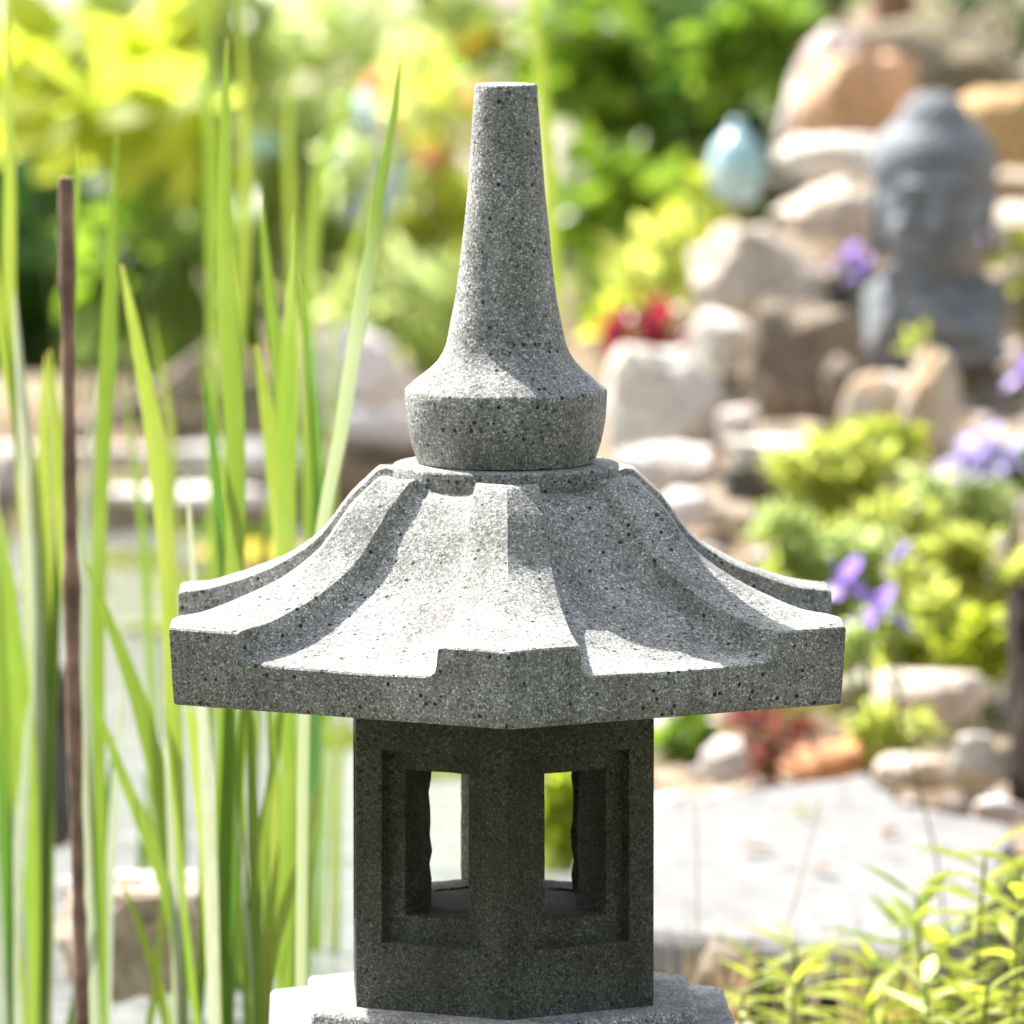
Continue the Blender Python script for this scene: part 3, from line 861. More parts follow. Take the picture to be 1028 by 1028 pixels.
def remeshed(name, bm, mat, parent, voxel, smooth_it=6):
    me = bpy.data.meshes.new(name + '_raw'); me.from_pydata(bm.v, [], bm.f)
    o = bpy.data.objects.new(name + '_raw', me); col.objects.link(o)
    md = o.modifiers.new('r', 'REMESH'); md.mode = 'VOXEL'; md.voxel_size = voxel
    s_ = o.modifiers.new('s', 'SMOOTH'); s_.iterations = smooth_it; s_.factor = .5
    dg = bpy.context.evaluated_depsgraph_get()
    me2 = bpy.data.meshes.new_from_object(o.evaluated_get(dg))
    bpy.data.objects.remove(o); bpy.data.meshes.remove(me)
    me2.name = name; me2.materials.clear(); me2.materials.append(mat); me2.shade_smooth()
    q = bpy.data.objects.new(name, me2); col.objects.link(q); q.parent = parent
    return q
SD = 8.7
sb = pix(938, 366, SD)
st = empty('garden_statue', sb, 'grey stone statue of a meditating figure with topknot and raised hand on the rockery', 'statue')
U = SD / F     # metres per px here
def S(px, py, dy=0.0): return Vector(((px - 938) * U, dy * U, (366 - py) * U))
bm = MB()
# body in robes, shoulders, folded lap
ell(bm, S(938, 322), (62 * U, 44 * U, 46 * U))
ell(bm, S(898, 330, -6), (30 * U, 36 * U, 38 * U))
ell(bm, S(980, 330, -6), (30 * U, 38 * U, 38 * U))
ell(bm, S(938, 356, -14), (76 * U, 52 * U, 16 * U))
ell(bm, S(978, 350, -34), (34 * U, 26 * U, 18 * U))
ell(bm, S(896, 352, -34), (34 * U, 26 * U, 16 * U))
ell(bm, S(938, 282, 6), (33 * U, 27 * U, 26 * U))        # neck
ell(bm, S(896, 304, 6), (31 * U, 34 * U, 28 * U)); ell(bm, S(982, 302, 6), (33 * U, 34 * U, 28 * U)); ell(bm, S(938, 297, 6), (56 * U, 36 * U, 22 * U))
# head
ell(bm, S(936, 205, -2), (56 * U, 54 * U, 66 * U))
ell(bm, S(936, 238, -14), (47 * U, 41 * U, 35 * U))   # jaw
ell(bm, S(936, 262, -34), (16 * U, 14 * U, 11 * U))   # chin
ell(bm, S(936, 176, -36), (38 * U, 20 * U, 18 * U))   # forehead
for s in (-1, 1):
    ell(bm, S(936 + s * 22, 181, -54), (19 * U, 8 * U, 3.5 * U))     # brow
    ell(bm, S(936 + s * 21, 199, -47), (12 * U, 7 * U, 5 * U))     # closed lid
    ell(bm, S(936 + s * 27, 226, -36), (19 * U, 17 * U, 19 * U))   # cheek
    ell(bm, S(936 + s * 8, 222, -58), (6 * U, 7 * U, 5 * U))       # nostril
    ell(bm, S(936 + s * 58, 205, 4), (7 * U, 14 * U, 26 * U))      # ear
    ell(bm, S(936 + s * 58, 240, 2), (6 * U, 9 * U, 22 * U))       # long lobe
limb(bm, [S(936, 186, -53), S(936, 205, -64), S(936, 220, -72)], [5.5 * U, 6.5 * U, 8.5 * U])   # nose
ell(bm, S(936, 240, -54), (17 * U, 9 * U, 4.5 * U)); ell(bm, S(936, 249, -52), (14 * U, 9 * U, 5 * U))   # lips
# raised arm and hand
limb(bm, [S(884, 312, -10), S(880, 348, -44), S(890, 318, -66), S(895, 296, -70)], [18 * U, 15 * U, 12 * U, 9 * U])
ell(bm, S(896, 284, -71), (12 * U, 6.5 * U, 14 * U))
for i, (dx, top) in enumerate([(-9, 262), (-3, 256), (4, 257), (10, 263)]):
    limb(bm, [S(896 + dx, 280, -72), S(896 + dx * 1.1, (top + 280) / 2, -72), S(896 + dx * 1.12, top, -69)], [3.9 * U, 3.6 * U, 2.8 * U])
limb(bm, [S(906, 290, -71), S(912, 281, -75), S(911, 273, -76)], [4.2 * U, 3.8 * U, 3 * U])
# lower arm with open hand in the lap
limb(bm, [S(990, 316, -8), S(988, 338, -40), S(958, 326, -66), S(944, 320, -70)], [18 * U, 15 * U, 11 * U, 9 * U])
ell(bm, S(933, 314, -72), (15 * U, 11 * U, 7.5 * U))
for i, (dx, dz) in enumerate([(-18, -4), (-20, 0), (-19, 4), (-16, 8)]):
    limb(bm, [S(926, 315 - dz, -73), S(918, 313 - dz, -77 + i), S(936 + dx - 4, 310 - dz, -76 + i)], [3.8 * U, 3.5 * U, 2.8 * U])
limb(bm, [S(938, 308, -74), S(932, 301, -76), S(924, 299, -76)], [4 * U, 3.6 * U, 3 * U])
# robe folds
for q in range(4):
    limb(bm, [S(968 - q * 8, 292 + q * 3, -30 - q), S(962 - q * 4, 322 + q * 5, -42), S(930 - q * 5, 345 + q * 2, -48)], [4 * U] * 3)
sbody = remeshed('body', bm, M['statue'], st, 1.9 * U, 3)
for v in sbody.data.vertices:          # carve the eye sockets, the sides of the nose, the line under the lip and the throat
    if v.co.y > -20 * U or v.co.y < -66 * U: continue
    x = v.co.x / U + 938; y = 366 - v.co.z / U
    for s in (-1, 1):
        q = ((x - 936 - s * 23) / 17) ** 2 + ((y - 195) / 9) ** 2
        if q < 1: v.co.y += 9 * U * (1 - q)
        q = ((x - 936 - s * 16) / 6) ** 2 + ((y - 218) / 14) ** 2
        if q < 1: v.co.y += 5 * U * (1 - q)
    q = ((x - 936) / 15) ** 2 + ((y - 256) / 3.5) ** 2
    if q < 1: v.co.y += 8 * U * (1 - q)
bm = MB()
ell(bm, S(937, 165, 10), (66 * U, 60 * U, 53 * U), 32)
ell(bm, S(937, 126, 8), (42 * U, 40 * U, 22 * U), 24)
ell(bm, S(937, 115, 8), (29 * U, 27 * U, 19 * U), 24)
rr = random.Random(5)
for i in range(240):      # snail curls
    z = rr.uniform(.0, 1); a = i * 2.39996
    zz = 1 - (i + .5) / 240 * 1.15
    rr_xy = math.sqrt(max(0, 1 - zz * zz))
    p = S(937, 165, 10) + Vector((math.cos(a) * rr_xy * 60 * U, math.sin(a) * rr_xy * 58 * U, zz * 50 * U))
    if p.y < -44 * U and p.z < (366 - 158) * U: continue
    ell(bm, p, [5.2 * U] * 3, 8)
for i in range(70):
    a = i * 2.39996; zz = 1 - (i + .5) / 70
    rr_xy = math.sqrt(1 - zz * zz)
    ell(bm, S(937, 116, 8) + Vector((math.cos(a) * rr_xy * 31 * U, math.sin(a) * rr_xy * 31 * U, zz * 22 * U)), [4.6 * U] * 3, 8)
# keep the hair off the face: cut it along the hairline
bm.v = [(x, max(y, -36 * U) if z < (366 - 160) * U else y, z) for x, y, z in bm.v]
remeshed('hair', bm, M['statue'], st, 2.0 * U, 1)

# ------------------------------------------------------------------ reeds
def blade(parent, pts, d, w, mat, d2=None, face=0.0, tipw=.05, maxat=.35, label=None):
    """pts: photo pixels from tip to base"""
    d2 = d if d2 is None else d2
    n = len(pts)
    P = [pix(x, y, d + (d2 - d) * i / (n - 1)) for i, (x, y) in enumerate(pts)]
    P = smooth_path(P, 7)
    m_ = len(P)
    wid = []
    for i in range(m_):
        t = i / (m_ - 1)
        k = min(1, tipw + (1 - tipw) * (t / maxat) ** .7) if t < maxat else 1 - .35 * (t - maxat) / (1 - maxat)
        wid.append(w * .80 * d / F * k)
    if tuple(pts[0]) in BLUNT: wid[0] = wid[2] * .55; wid[1] = wid[2] * .85
    mbq = MB()
    side = Vector((math.cos(face), math.sin(face), 0))
    ribbon(mbq, P, wid, side, .22, rnd.uniform(-.5, .5))
    o = mbq.build('blade', M[mat], parent, angle=180)
    at = o.data.attributes.new('along', 'FLOAT', 'POINT')
    at.data.foreach_set('value', [(i // 3) / (m_ - 1) for i in range(3 * m_)])
    if label: o['label'] = label
    return o
BLUNT = {(122, 266), (117, 136), (78, 146), (257, 346), (206, 372), (50, 350), (322, 784), (122, 884)}
def reed(label, px, d, blades, extra=0, seed=1):
    base = onz(px, 1275, WATER_Z); base = Vector(((px - 514) / F * d, d - D, -.12))
    e = empty('reed_plant', base, label, 'reed', 'reeds standing in the pond')
    rr = random.Random(seed)
    for b in blades:
        pts, w, mat = b[0], b[1], b[2]
        fa = b[3] if len(b) > 3 else rr.uniform(-.5, .5)
        dd = d + (b[4] if len(b) > 4 else rr.uniform(-.06, .06))
        pts = list(pts)
        lx, ly = pts[-1]
        yb = 514 + F * (math.atan((CAMZ + .12) / d) - TH)
        if ly < yb - 60:
            pts.append(((lx + px) / 2, (ly + yb) / 2)); pts.append((px + rr.uniform(-8, 8), yb))
        blade(e, pts, dd, w, mat, d, fa)
    for i in range(extra):
        yt = rr.uniform(430, 860); xo = rr.uniform(-70, 70)
        yb = 514 + F * (math.atan((CAMZ + .12) / d) - TH)
        pts = [(px + xo + rr.uniform(-14, 14), yt), (px + xo * .8 + rr.uniform(-8, 8), yt * .6 + yb * .4), (px + xo * .35, yt * .3 + yb * .7), (px + rr.uniform(-6, 6), yb)]
        blade(e, pts, d + rr.uniform(-.08, .08), rr.uniform(9, 19), rr.choice(['reed', 'reed_y', 'reed', 'reed_p', 'reed_d']), d, rr.uniform(-.7, .7))
    return e
reed('reed clump with one tall straight blade rising highest left of the spire', 226, 5.5, [
    ([(228, 38), (226, 130), (227, 240), (231, 340), (236, 440), (236, 560), (230, 720), (224, 900)], 27, 'reed', .1),
    ([(206, 372), (212, 430), (219, 500), (226, 600), (228, 760)], 16, 'reed_d', .3),
    ([(224, 640), (227, 760), (226, 900), (224, 1050)], 30, 'reed_d', .2),
    ([(186, 690), (198, 760), (208, 850), (214, 980)], 24, 'reed_y', .3),
    ([(255, 560), (246, 700), (236, 850), (228, 1000)], 15, 'reed', .4)], 2, 11)
reed('reed clump with broad bright blades in front of the white boulder', 288, 5.65, [
    ([(262, 195), (270, 290), (281, 370), (287, 450), (288, 540), (290, 700)], 24, 'reed', .1),
    ([(257, 346), (266, 400), (276, 470), (284, 560), (288, 700)], 25, 'reed_y', .15),
    ([(296, 215), (291, 320), (288, 420), (288, 520), (290, 700)], 26, 'reed', .3),
    ([(300, 270), (309, 350), (316, 430), (318, 520), (306, 700)], 15, 'reed_d', .3),
    ([(268, 640), (274, 760), (280, 900)], 18, 'reed', .3),
    ([(318, 560), (316, 720), (308, 860), (298, 1010)], 30, 'reed_d', .2, .5)], 2, 12)
reed('reed with one long blade leaning right to its tip beside the spire', 296, 5.35, [
    ([(403, 50), (396, 110), (383, 180), (369, 270), (353, 365), (343, 430), (331, 490), (318, 570), (306, 700)], 20, 'reed_fade', .05, 0)], 0, 13)
reed('reed clump with a bent pale footed blade right of the brown stalk', 182, 5.6, [
    ([(122, 266), (131, 310), (143, 370), (154, 430), (162, 500), (169, 580), (173, 680), (178, 820)], 25, 'reed_y', .05),
    ([(84, 560), (112, 630), (138, 700), (158, 780), (172, 870), (182, 990)], 24, 'reed', .1),
    ([(88, 680), (112, 750), (140, 820), (165, 890), (180, 980)], 17, 'reed', .2),
    ([(122, 884), (140, 930), (158, 985), (172, 1060)], 14, 'reed_y', .2),
    ([(165, 720), (172, 830), (178, 960)], 14, 'reed_p', .4)], 2, 14)
reed('reed clump with two blunt brown tipped blades behind the brown stalk', 104, 5.7, [
    ([(117, 136), (115, 190), (112, 270), (108, 370), (101, 500), (98, 650), (100, 820)], 21, 'reed', .1),
    ([(78, 146), (77, 200), (72, 300), (66, 420), (70, 600), (88, 800)], 15, 'reed', .3),
    ([(50, 350), (56, 430), (62, 540), (75, 700)], 16, 'reed_y', .3),
    ([(128, 640), (118, 760), (110, 900)], 13, 'reed_p', .3)], 2, 15)
reed('dense reed clump of wide yellow green blades at the left edge', 40, 5.9, [
    ([(8, -60), (8, 60), (10, 180), (10, 300), (20, 450), (32, 640)], 17, 'reed_y', .1),
    ([(-12, 200), (2, 330), (22, 440), (36, 560), (42, 700)], 22, 'reed_y', .2),
    ([(46, 355), (44, 470), (42, 600), (42, 760), (44, 900)], 32, 'reed_y', .1),
    ([(14, 290), (22, 400), (30, 520), (38, 680)], 20, 'reed_p', .2),
    ([(-25, 420), (-5, 520), (14, 640), (30, 780)], 24, 'reed', .2),
    ([(60, 420), (58, 560), (52, 700), (46, 860)], 16, 'reed', .3),
    ([(2, 520), (10, 640), (20, 780), (34, 940)], 24, 'reed', .3)], 4, 16)
reed('low reed clump at the bottom left corner of the pond', 8, 5.7, [
    ([(-20, 640), (-6, 740), (2, 860), (6, 980)], 22, 'reed_d', .2),
    ([(30, 700), (22, 820), (14, 930)], 18, 'reed_p', .2),
    ([(-30, 300), (-14, 460), (-4, 640), (4, 820)], 26, 'reed', .2),
    ([(4, 780), (8, 880), (8, 1000)], 16, 'reed_y', .3)], 2, 17)
reed('reed clump between the tall blade and the lantern base', 262, 5.5, [
    ([(322, 784), (306, 848), (288, 905), (272, 970), (264, 1060)], 15, 'reed_y', .1),
    ([(246, 640), (252, 760), (256, 880), (260, 1000)], 17, 'reed', .2),
    ([(292, 640), (276, 760), (262, 860), (250, 960)], 18, 'reed', .3),
    ([(236, 800), (246, 900), (256, 1000)], 12, 'reed_p', .4),
    ([(268, 700), (275, 820), (270, 940)], 15, 'reed_y', .3)], 1, 18)
reed('slender far reed with upright blades at the top of the picture', 205, 7.2, [
    ([(204, -40), (208, 60), (212, 170), (214, 330), (214, 500)], 15, 'reed', .2, .0),
    ([(238, -30), (244, 70), (247, 180), (240, 330), (225, 500)], 13, 'reed_y', .2, .0)], 0, 19)
reed('far arching reed with narrow blades near the orange flowers', 330, 7.9, [
    ([(372, 60), (345, 110), (322, 180), (312, 260), (312, 380)], 18, 'reed', .2, .0),
    ([(306, 40), (290, 110), (292, 220), (300, 360)], 11, 'reed_y', .2, .0),
    ([(430, 100), (398, 150), (362, 230), (336, 330)], 9, 'reed_y', .2, .0)], 0, 20)
reed('single far reed stem behind the spire on its right', 560, 7.4, [
    ([(536, -60), (540, 40), (549, 150), (555, 260), (558, 400)], 20, 'reed_y', .2, .0)], 0, 21)

for i, (lb, px, d_, n_) in enumerate([('thin blurred reed clump behind the dense left edge clump', 30, 6.5, 7), ('thin blurred reed clump behind the brown stalk', 92, 6.7, 7), ('thin blurred reed clump behind the bent blade', 170, 6.6, 7),
        ('thin blurred reed clump behind the tallest blade', 240, 6.4, 8), ('thin blurred reed clump close to the left window of the lantern', 318, 6.6, 6)]):
    r_ = random.Random(60 + i); bl = []
    for k in range(n_):
        yt = r_.uniform(300, 800); xo = r_.uniform(-48, 48)
        bl.append(([(px + xo + r_.uniform(-16, 16), yt), (px + xo * .85 + r_.uniform(-6, 6), yt + 130), (px + xo * .6, yt + 300)], r_.uniform(9, 15), r_.choice(['reed', 'reed_y', 'reed', 'reed_p'])))
    reed(lb, px, d_, bl, 0, 70 + i)

# brown stalk
mb = MB()
P = smooth_path([pix(66, 178, 5.45), pix(68, 300, 5.45), pix(70, 480, 5.45), pix(74, 700, 5.45), pix(79, 900, 5.45), pix(84, 1080, 5.45), pix(86, 1290, 5.45)], 8)
nP = len(P)
tube(mb, P, [(7.4 + .9 * math.sin(i * .35) + .5 * math.sin(i * 1.3) + (1.5 if i % 13 == 7 else 0)) * 5.45 / F * (1.04 if i < 3 else 1) for i in range(nP)], 12, .05, 4)
o = mb.build('reed_stalk', M['stalk'], loc=P[-1], angle=60); tag(o, 'dry brown cut stalk standing upright among the left reeds', 'stalk')

# driftwood branch
mb = MB()
P = smooth_path([pix(226, 338, 9.7), pix(190, 368, 9.65), pix(150, 398, 9.6), pix(110, 420, 9.55), pix(60, 440, 9.5)], 6)
tube(mb, P, [(6 + 7 * i / len(P)) * 9.6 / F for i in range(len(P))], 10, .16, 8)
P2 = smooth_path([pix(215, 378, 9.6), pix(180, 398, 9.6), pix(150, 412, 9.58)], 5)
tube(mb, P2, [(4 + 4 * i / len(P2)) * 9.6 / F for i in range(len(P2))], 8, .16, 9)
o = mb.build('driftwood', M['wood'], loc=P[-1], angle=60); tag(o, 'weathered forked branch lying on the far pond bank', 'driftwood')

# ------------------------------------------------------------------ lily pads
def pad(label, px, py, r, mat, seed):
    c = onz(px, py, WATER_Z + .004)
    rr = random.Random(seed); a0 = rr.uniform(0, 6.28)
    n = 22; vv = [(c.x, c.y, c.z + .002)]; ff = []
    for k in (.5, 1):
        for i in range(n):
            a = a0 + .18 + (2 * math.pi - .36) * i / (n - 1)
            q = r * k * (1 + .05 * math.sin(3 * a + seed))
            vv.append((c.x + math.cos(a) * q, c.y + math.sin(a) * q, c.z + (.004 if k == 1 else 0) + .002 * math.sin(5 * a)))
    for i in range(n - 1): ff += [(0, 1 + i, 2 + i), (1 + i, 1 + n + i, 2 + n + i, 2 + i)]
    mbq = MB(); mbq.add(vv, ff)
    o = mbq.build('lily_pad', M[mat], loc=c, angle=180)
    sol = o.modifiers.new('thick', 'SOLIDIFY'); sol.thickness = .002
    return tag(o, label, 'lily pad', 'lily pads floating on the pond')
pad('green lily pad nearest the far ledge stones', 205, 528, .055, 'leaf_yg', 1)
pad('yellow lily pad behind the left eave of the lantern roof', 262, 556, .075, 'pet_yellow', 2)
pad('green lily pad touching the yellow one on its left', 240, 536, .05, 'leaf_mid', 3)
pad('small lily pad between the brown stalk and the bent reed blade', 130, 560, .05, 'leaf_yg', 4)
pad('olive lily pad just left of the roof corner', 165, 630, .045, 'pad', 5)
pad('tiny yellow lily pad below the bent reed blade', 180, 585, .03, 'leaf_yg', 6)
pad('lily pad at the far left of the water', 60, 590, .05, 'pad', 7)
pad('green lily pad seen through the left window of the lantern', 442, 770, .05, 'leaf_yg', 8)
pad('yellow lily pad under the roof just left of the chamber', 338, 740, .05, 'leaf_yg', 9)

# ------------------------------------------------------------------ shrubs and plants
def shrub(label, px, py, wpx, hpx, d, mat, n, Lpx, Wpx, seed, name='shrub', cat='shrub', shape='ovate', depth=.8, stemmat='stem', clump=0, nst=6, group=None, shell=.3, up=.35, extra=None):
    """py is the centre of the crown in the photo"""
    c = pix(px, py, d); s = d / F
    gz = ground(c.x, d)
    r = random.Random(seed)
    e = empty(name, (c.x, c.y, gz - .01), label, cat, group)
    mbq = MB()
    rad = (wpx * s / 2, wpx * s / 2 * depth, hpx * s / 2)
    foliage(mbq, c, rad, n, Lpx * s, Wpx * s, r, shape, shell, up, clump=clump)
    mbq.build('foliage', M[mat], e, angle=180)
    mbs = MB()
    for i in range(nst):
        t = c + Vector((r.uniform(-.75, .75) * rad[0], r.uniform(-.7, .7) * rad[1], r.uniform(-.2, .7) * rad[2]))
        b = Vector((c.x + r.uniform(-.25, .25) * rad[0], c.y + r.uniform(-.25, .25) * rad[1], gz - .02))
        m_ = b.lerp(t, .5) + Vector((r.uniform(-.1, .1) * rad[0], 0, 0))
        P = smooth_path([b, m_, t], 4)
        tube(mbs, P, [.0045 * (1 - .7 * i_ / len(P)) * max(.6, rad[2] / .15) for i_ in range(len(P))], 6)
    mbs.build('stems', M[stemmat], e, angle=180)
    if extra: extra(e, c, rad, r)
    return e
def flowers(mat, n, L, name='blossom'):
    def f(e, c, rad, r):
        for i in range(n):
            q = rdir(r); q.y = -abs(q.y)
            p = Vector((c[0] + q.x * rad[0], c[1] + q.y * rad[1], c[2] + q.z * rad[2]))
            mbq = MB()
            for k in range(6):
                a = k * 1.047 + r.random()
                leaf(mbq, p, Vector((math.cos(a), -.5, math.sin(a))), Vector((0, -1, .3)), L, L * .7, .1, 'petal')
            mbq.build(name, M[mat], e, angle=180)
    return f
BG = 'garden plants beyond the pond'
# left top
shrub('lime yellow broad leaved clump at the upper left', 85, 82, 230, 120, 10.2, 'leaf_lime', 62, 74, 54, 101, 'hosta', 'hosta', 'round', group=BG, up=1.3, shell=.2, depth=.4)
shrub('bright lime clump hanging over the dark hosta', 120, 120, 190, 60, 10.0, 'leaf_lime', 34, 74, 54, 141, 'hosta', 'hosta', 'round', group=BG, up=1.3, shell=.2, depth=.4)
shrub('pale lime clump set behind at the far upper left', 170, 15, 200, 110, 11.6, 'leaf_pale', 110, 60, 40, 102, 'hosta', 'hosta', 'round', group=BG, up=.8)
shrub('dark green broad leaved hosta under the lime clump', 60, 250, 240, 240, 10.7, 'leaf_dark', 190, 80, 54, 103, 'hosta', 'hosta', 'ovate', group=BG, up=.7, shell=.1)
shrub('blue green hosta to the right of the dark hosta', 175, 140, 120, 70, 10.5, 'leaf_blue', 50, 64, 44, 104, 'hosta', 'hosta', 'ovate', group=BG, up=.9)
shrub('green hosta just above the driftwood branch', 165, 275, 180, 150, 10.3, 'leaf_mid', 90, 74, 48, 105, 'hosta', 'hosta', 'ovate', group=BG, up=.8)
shrub('yellow green leafy plant beside the tall reed blade', 190, 165, 90, 50, 10.2, 'leaf_lime', 40, 40, 26, 106, 'leafy_plant', 'plant', 'ovate', group=BG, up=.6)
# middle
shrub('airy pale yellow green bush behind the white boulder', 300, 210, 250, 250, 11.6, 'leaf_pale', 420, 40, 26, 107, 'flowering_bush', 'bush', 'ovate', group=BG, clump=30, shell=.1, depth=.35)
shrub('yellow flowered bush just left of the spire', 430, 200, 200, 260, 11.9, 'leaf_lime', 190, 40, 24, 108, 'flowering_bush', 'bush', 'ovate', group=BG, clump=30, shell=.1, extra=flowers('pet_yellow', 12, .022), depth=.35)
shrub('tall whitish green grass behind the pale bush', 310, 90, 230, 210, 12.6, 'leaf_pale', 260, 90, 12, 131, 'feather_reed_plant', 'plant', 'lance', group=BG, clump=24, shell=.1, depth=.35)
shrub('pale leaved bush at the top above the spire', 430, 40, 200, 130, 12.4, 'leaf_pale', 160, 40, 26, 132, 'flowering_bush', 'bush', 'ovate', group=BG, clump=12, shell=.1)
shrub('low grassy yellow plant beside the white boulder', 425, 310, 170, 90, 10.6, 'leaf_pale', 260, 46, 16, 109, 'leafy_plant', 'plant', 'lance', group=BG)
shrub('bush with orange poppies left of the spire top', 425, 100, 110, 120, 11.3, 'leaf_yg', 70, 34, 20, 110, 'poppy_plant', 'poppy', 'lance', group=BG, extra=flowers('pet_salmon', 6, .026))
shrub('poppy plant with a deep orange blossom above the spire', 505, 70, 70, 90, 11.5, 'leaf_mid', 60, 34, 18, 111, 'poppy_plant', 'poppy', 'lance', group=BG, extra=flowers('pet_orange', 4, .026))
shrub('plant with pale blue blossoms behind the leaning reed', 368, 160, 60, 110, 10.6, 'leaf_pale', 40, 34, 16, 112, 'flowering_plant', 'flower', 'lance', group=BG, extra=flowers('pet_blue', 10, .022))
# right of the spire
shrub('large dense green shrub in the top middle behind the spire', 640, 70, 260, 280, 11.2, 'leaf_mid', 520, 46, 28, 113, group=BG, clump=34, shell=.15, nst=10)
shrub('darker green shrub behind the blue glass ornament', 745, 60, 200, 260, 11.0, 'leaf_dark', 420, 42, 26, 114, group=BG, clump=26, shell=.15, nst=10)
shrub('lower green shrub with gaps left of the cream boulder', 620, 230, 170, 190, 10.7, 'leaf_mid', 220, 40, 26, 115, group=BG, clump=20, shell=.15)
shrub('bright green shrub overhanging the rockery at the top', 775, 50, 130, 130, 10.5, 'leaf_mid', 200, 44, 26, 116, group=BG, clump=12, shell=.15)
shrub('deep shade shrub filling the middle distance', 690, 200, 260, 240, 11.8, 'leaf_dark', 320, 42, 26, 117, group=BG, clump=24, shell=.1)
shrub('yellow green sprig below the blue glass ornament', 712, 205, 60, 50, 9.7, 'leaf_lime', 30, 34, 20, 118, 'leafy_plant', 'plant', group=BG)
shrub('yellow green plant beside the cream boulder', 660, 270, 80, 90, 9.3, 'leaf_yg', 70, 36, 20, 119, 'leafy_plant', 'plant', group=BG)
shrub('small lime plant above the crimson plant', 630, 320, 60, 60, 9.2, 'leaf_lime', 40, 32, 18, 120, 'leafy_plant', 'plant', group=BG)
shrub('crimson leaved plant at the left foot of the rockery', 655, 332, 64, 44, 8.8, 'leaf_red', 60, 34, 18, 121, 'crimson_plant', 'plant', group=BG)
shrub('dark conifer bush in the top right corner', 1010, 5, 170, 90, 10.6, 'leaf_dark', 400, 26, 7, 122, 'conifer_bush', 'bush', 'lance', group=BG, clump=16)
shrub('lime sprig at the right edge beside the statue', 1032, 260, 40, 60, 8.7, 'leaf_lime', 26, 30, 16, 123, 'leafy_plant', 'plant', group=BG)
shrub('small green tuft in front of the statue lap', 925, 345, 26, 22, 8.3, 'leaf_yg', 14, 20, 9, 124, 'leafy_plant', 'plant', group=BG)
# ground cover right
GC = [('yellow green cushion plant in front of the capstone', 835, 500, 150, 110, 7.95, 'leaf_yg'), ('bright yellow cushion plant below the streaked stone', 880, 460, 120, 90, 8.05, 'leaf_lime'),
      ('pale green cushion plant under the lilac blossoms', 985, 500, 130, 90, 7.85, 'leaf_pale'), ('yellow cushion plant in the middle of the right bank', 905, 540, 150, 100, 7.75, 'leaf_yg'),
      ('green cushion plant near the dark rock at the right edge', 980, 580, 140, 90, 7.55, 'leaf_yg'), ('pale yellow cushion plant beside the roof corner', 815, 560, 110, 90, 7.7, 'leaf_pale'),
      ('green cushion plant below the purple iris', 930, 630, 150, 90, 7.4, 'leaf_yg'), ('pale cushion plant beneath the right roof corner', 870, 650, 100, 60, 7.35, 'leaf_pale'),
      ('lime cushion plant at the foot of the right bank', 890, 735, 110, 50, 7.1, 'leaf_yg'), ('green cushion plant behind the roof edge', 770, 600, 90, 70, 7.65, 'leaf_yg'),
      ('olive tuft behind the chamber on its right', 690, 745, 70, 60, 7.25, 'leaf_mid'), ('green tuft left of the orange stone', 790, 715, 70, 50, 7.3, 'leaf_yg'),
      ('yellow tuft seen through the right window of the lantern', 566, 815, 70, 130, 7.05, 'leaf_lime'), ('wide pale cushion plant filling the middle of the right bank', 860, 585, 170, 110, 7.7, 'leaf_pale'), ('lime cushion plant beside the dark rock at the right edge', 985, 650, 110, 90, 7.35, 'leaf_lime'), ('small green plant at the right edge above the dark rock', 1025, 470, 60, 60, 7.9, 'leaf_mid')]
for i, (lb, px, py, w_, h_, d_, mt) in enumerate(GC):
    shrub(lb, px, py, w_, h_, d_, mt, int(w_ * h_ / 24), 22, 11, 200 + i, 'cushion_plant', 'plant', 'ovate', group='low plants on the right bank', shell=.15, clump=14, depth=.5, up=.8)
shrub('rusty red leaved plant between pebble and orange stone', 768, 740, 70, 76, 7.15, 'leaf_rust', 80, 34, 14, 230, 'rusty_plant', 'plant', 'lance', group='low plants on the right bank')

# foreground plants, bottom right
def sprig(label, px, pyb, pyt, d, nl, Lpx, Wpx, mat, seed, lean=0):
    s = d / F
    b = pix(px, pyb, d); b.z = ground(b.x, d) - .01
    t = pix(px + lean, pyt, d)
    e = empty('leafy_plant', b, label, 'plant', 'leafy stems at the bottom right')
    r = random.Random(seed)
    P = smooth_path([b, b.lerp(t, .5) + Vector((-lean * s * .2, r.uniform(-.01, .01), 0)), t], 8)
    mbs = MB(); tube(mbs, P, [.0028 * (1 - .6 * i / len(P)) for i in range(len(P))], 7); mbs.build('stem', M['stem'], e, angle=180)
    for i in range(nl):
        tt = .25 + .75 * i / (nl - 1)
        p = P[min(len(P) - 1, int(tt * (len(P) - 1)))]
        a = i * 2.4 + r.uniform(-.4, .4)
        dr = Vector((math.cos(a), math.sin(a) * .8, .2 + .55 * (tt ** 3)))
        mbq = MB(); k = r.uniform(.75, 1.15)
        leaf(mbq, p, dr, Vector((r.uniform(-.4, .4), r.uniform(-.3, .3), 1)), Lpx * s * k * r.uniform(.8, 1.3), Wpx * s * k * .98, r.uniform(.1, .6), 'lance', .25)
        mbq.build('leaf', M[mat], e, angle=180)
    return e
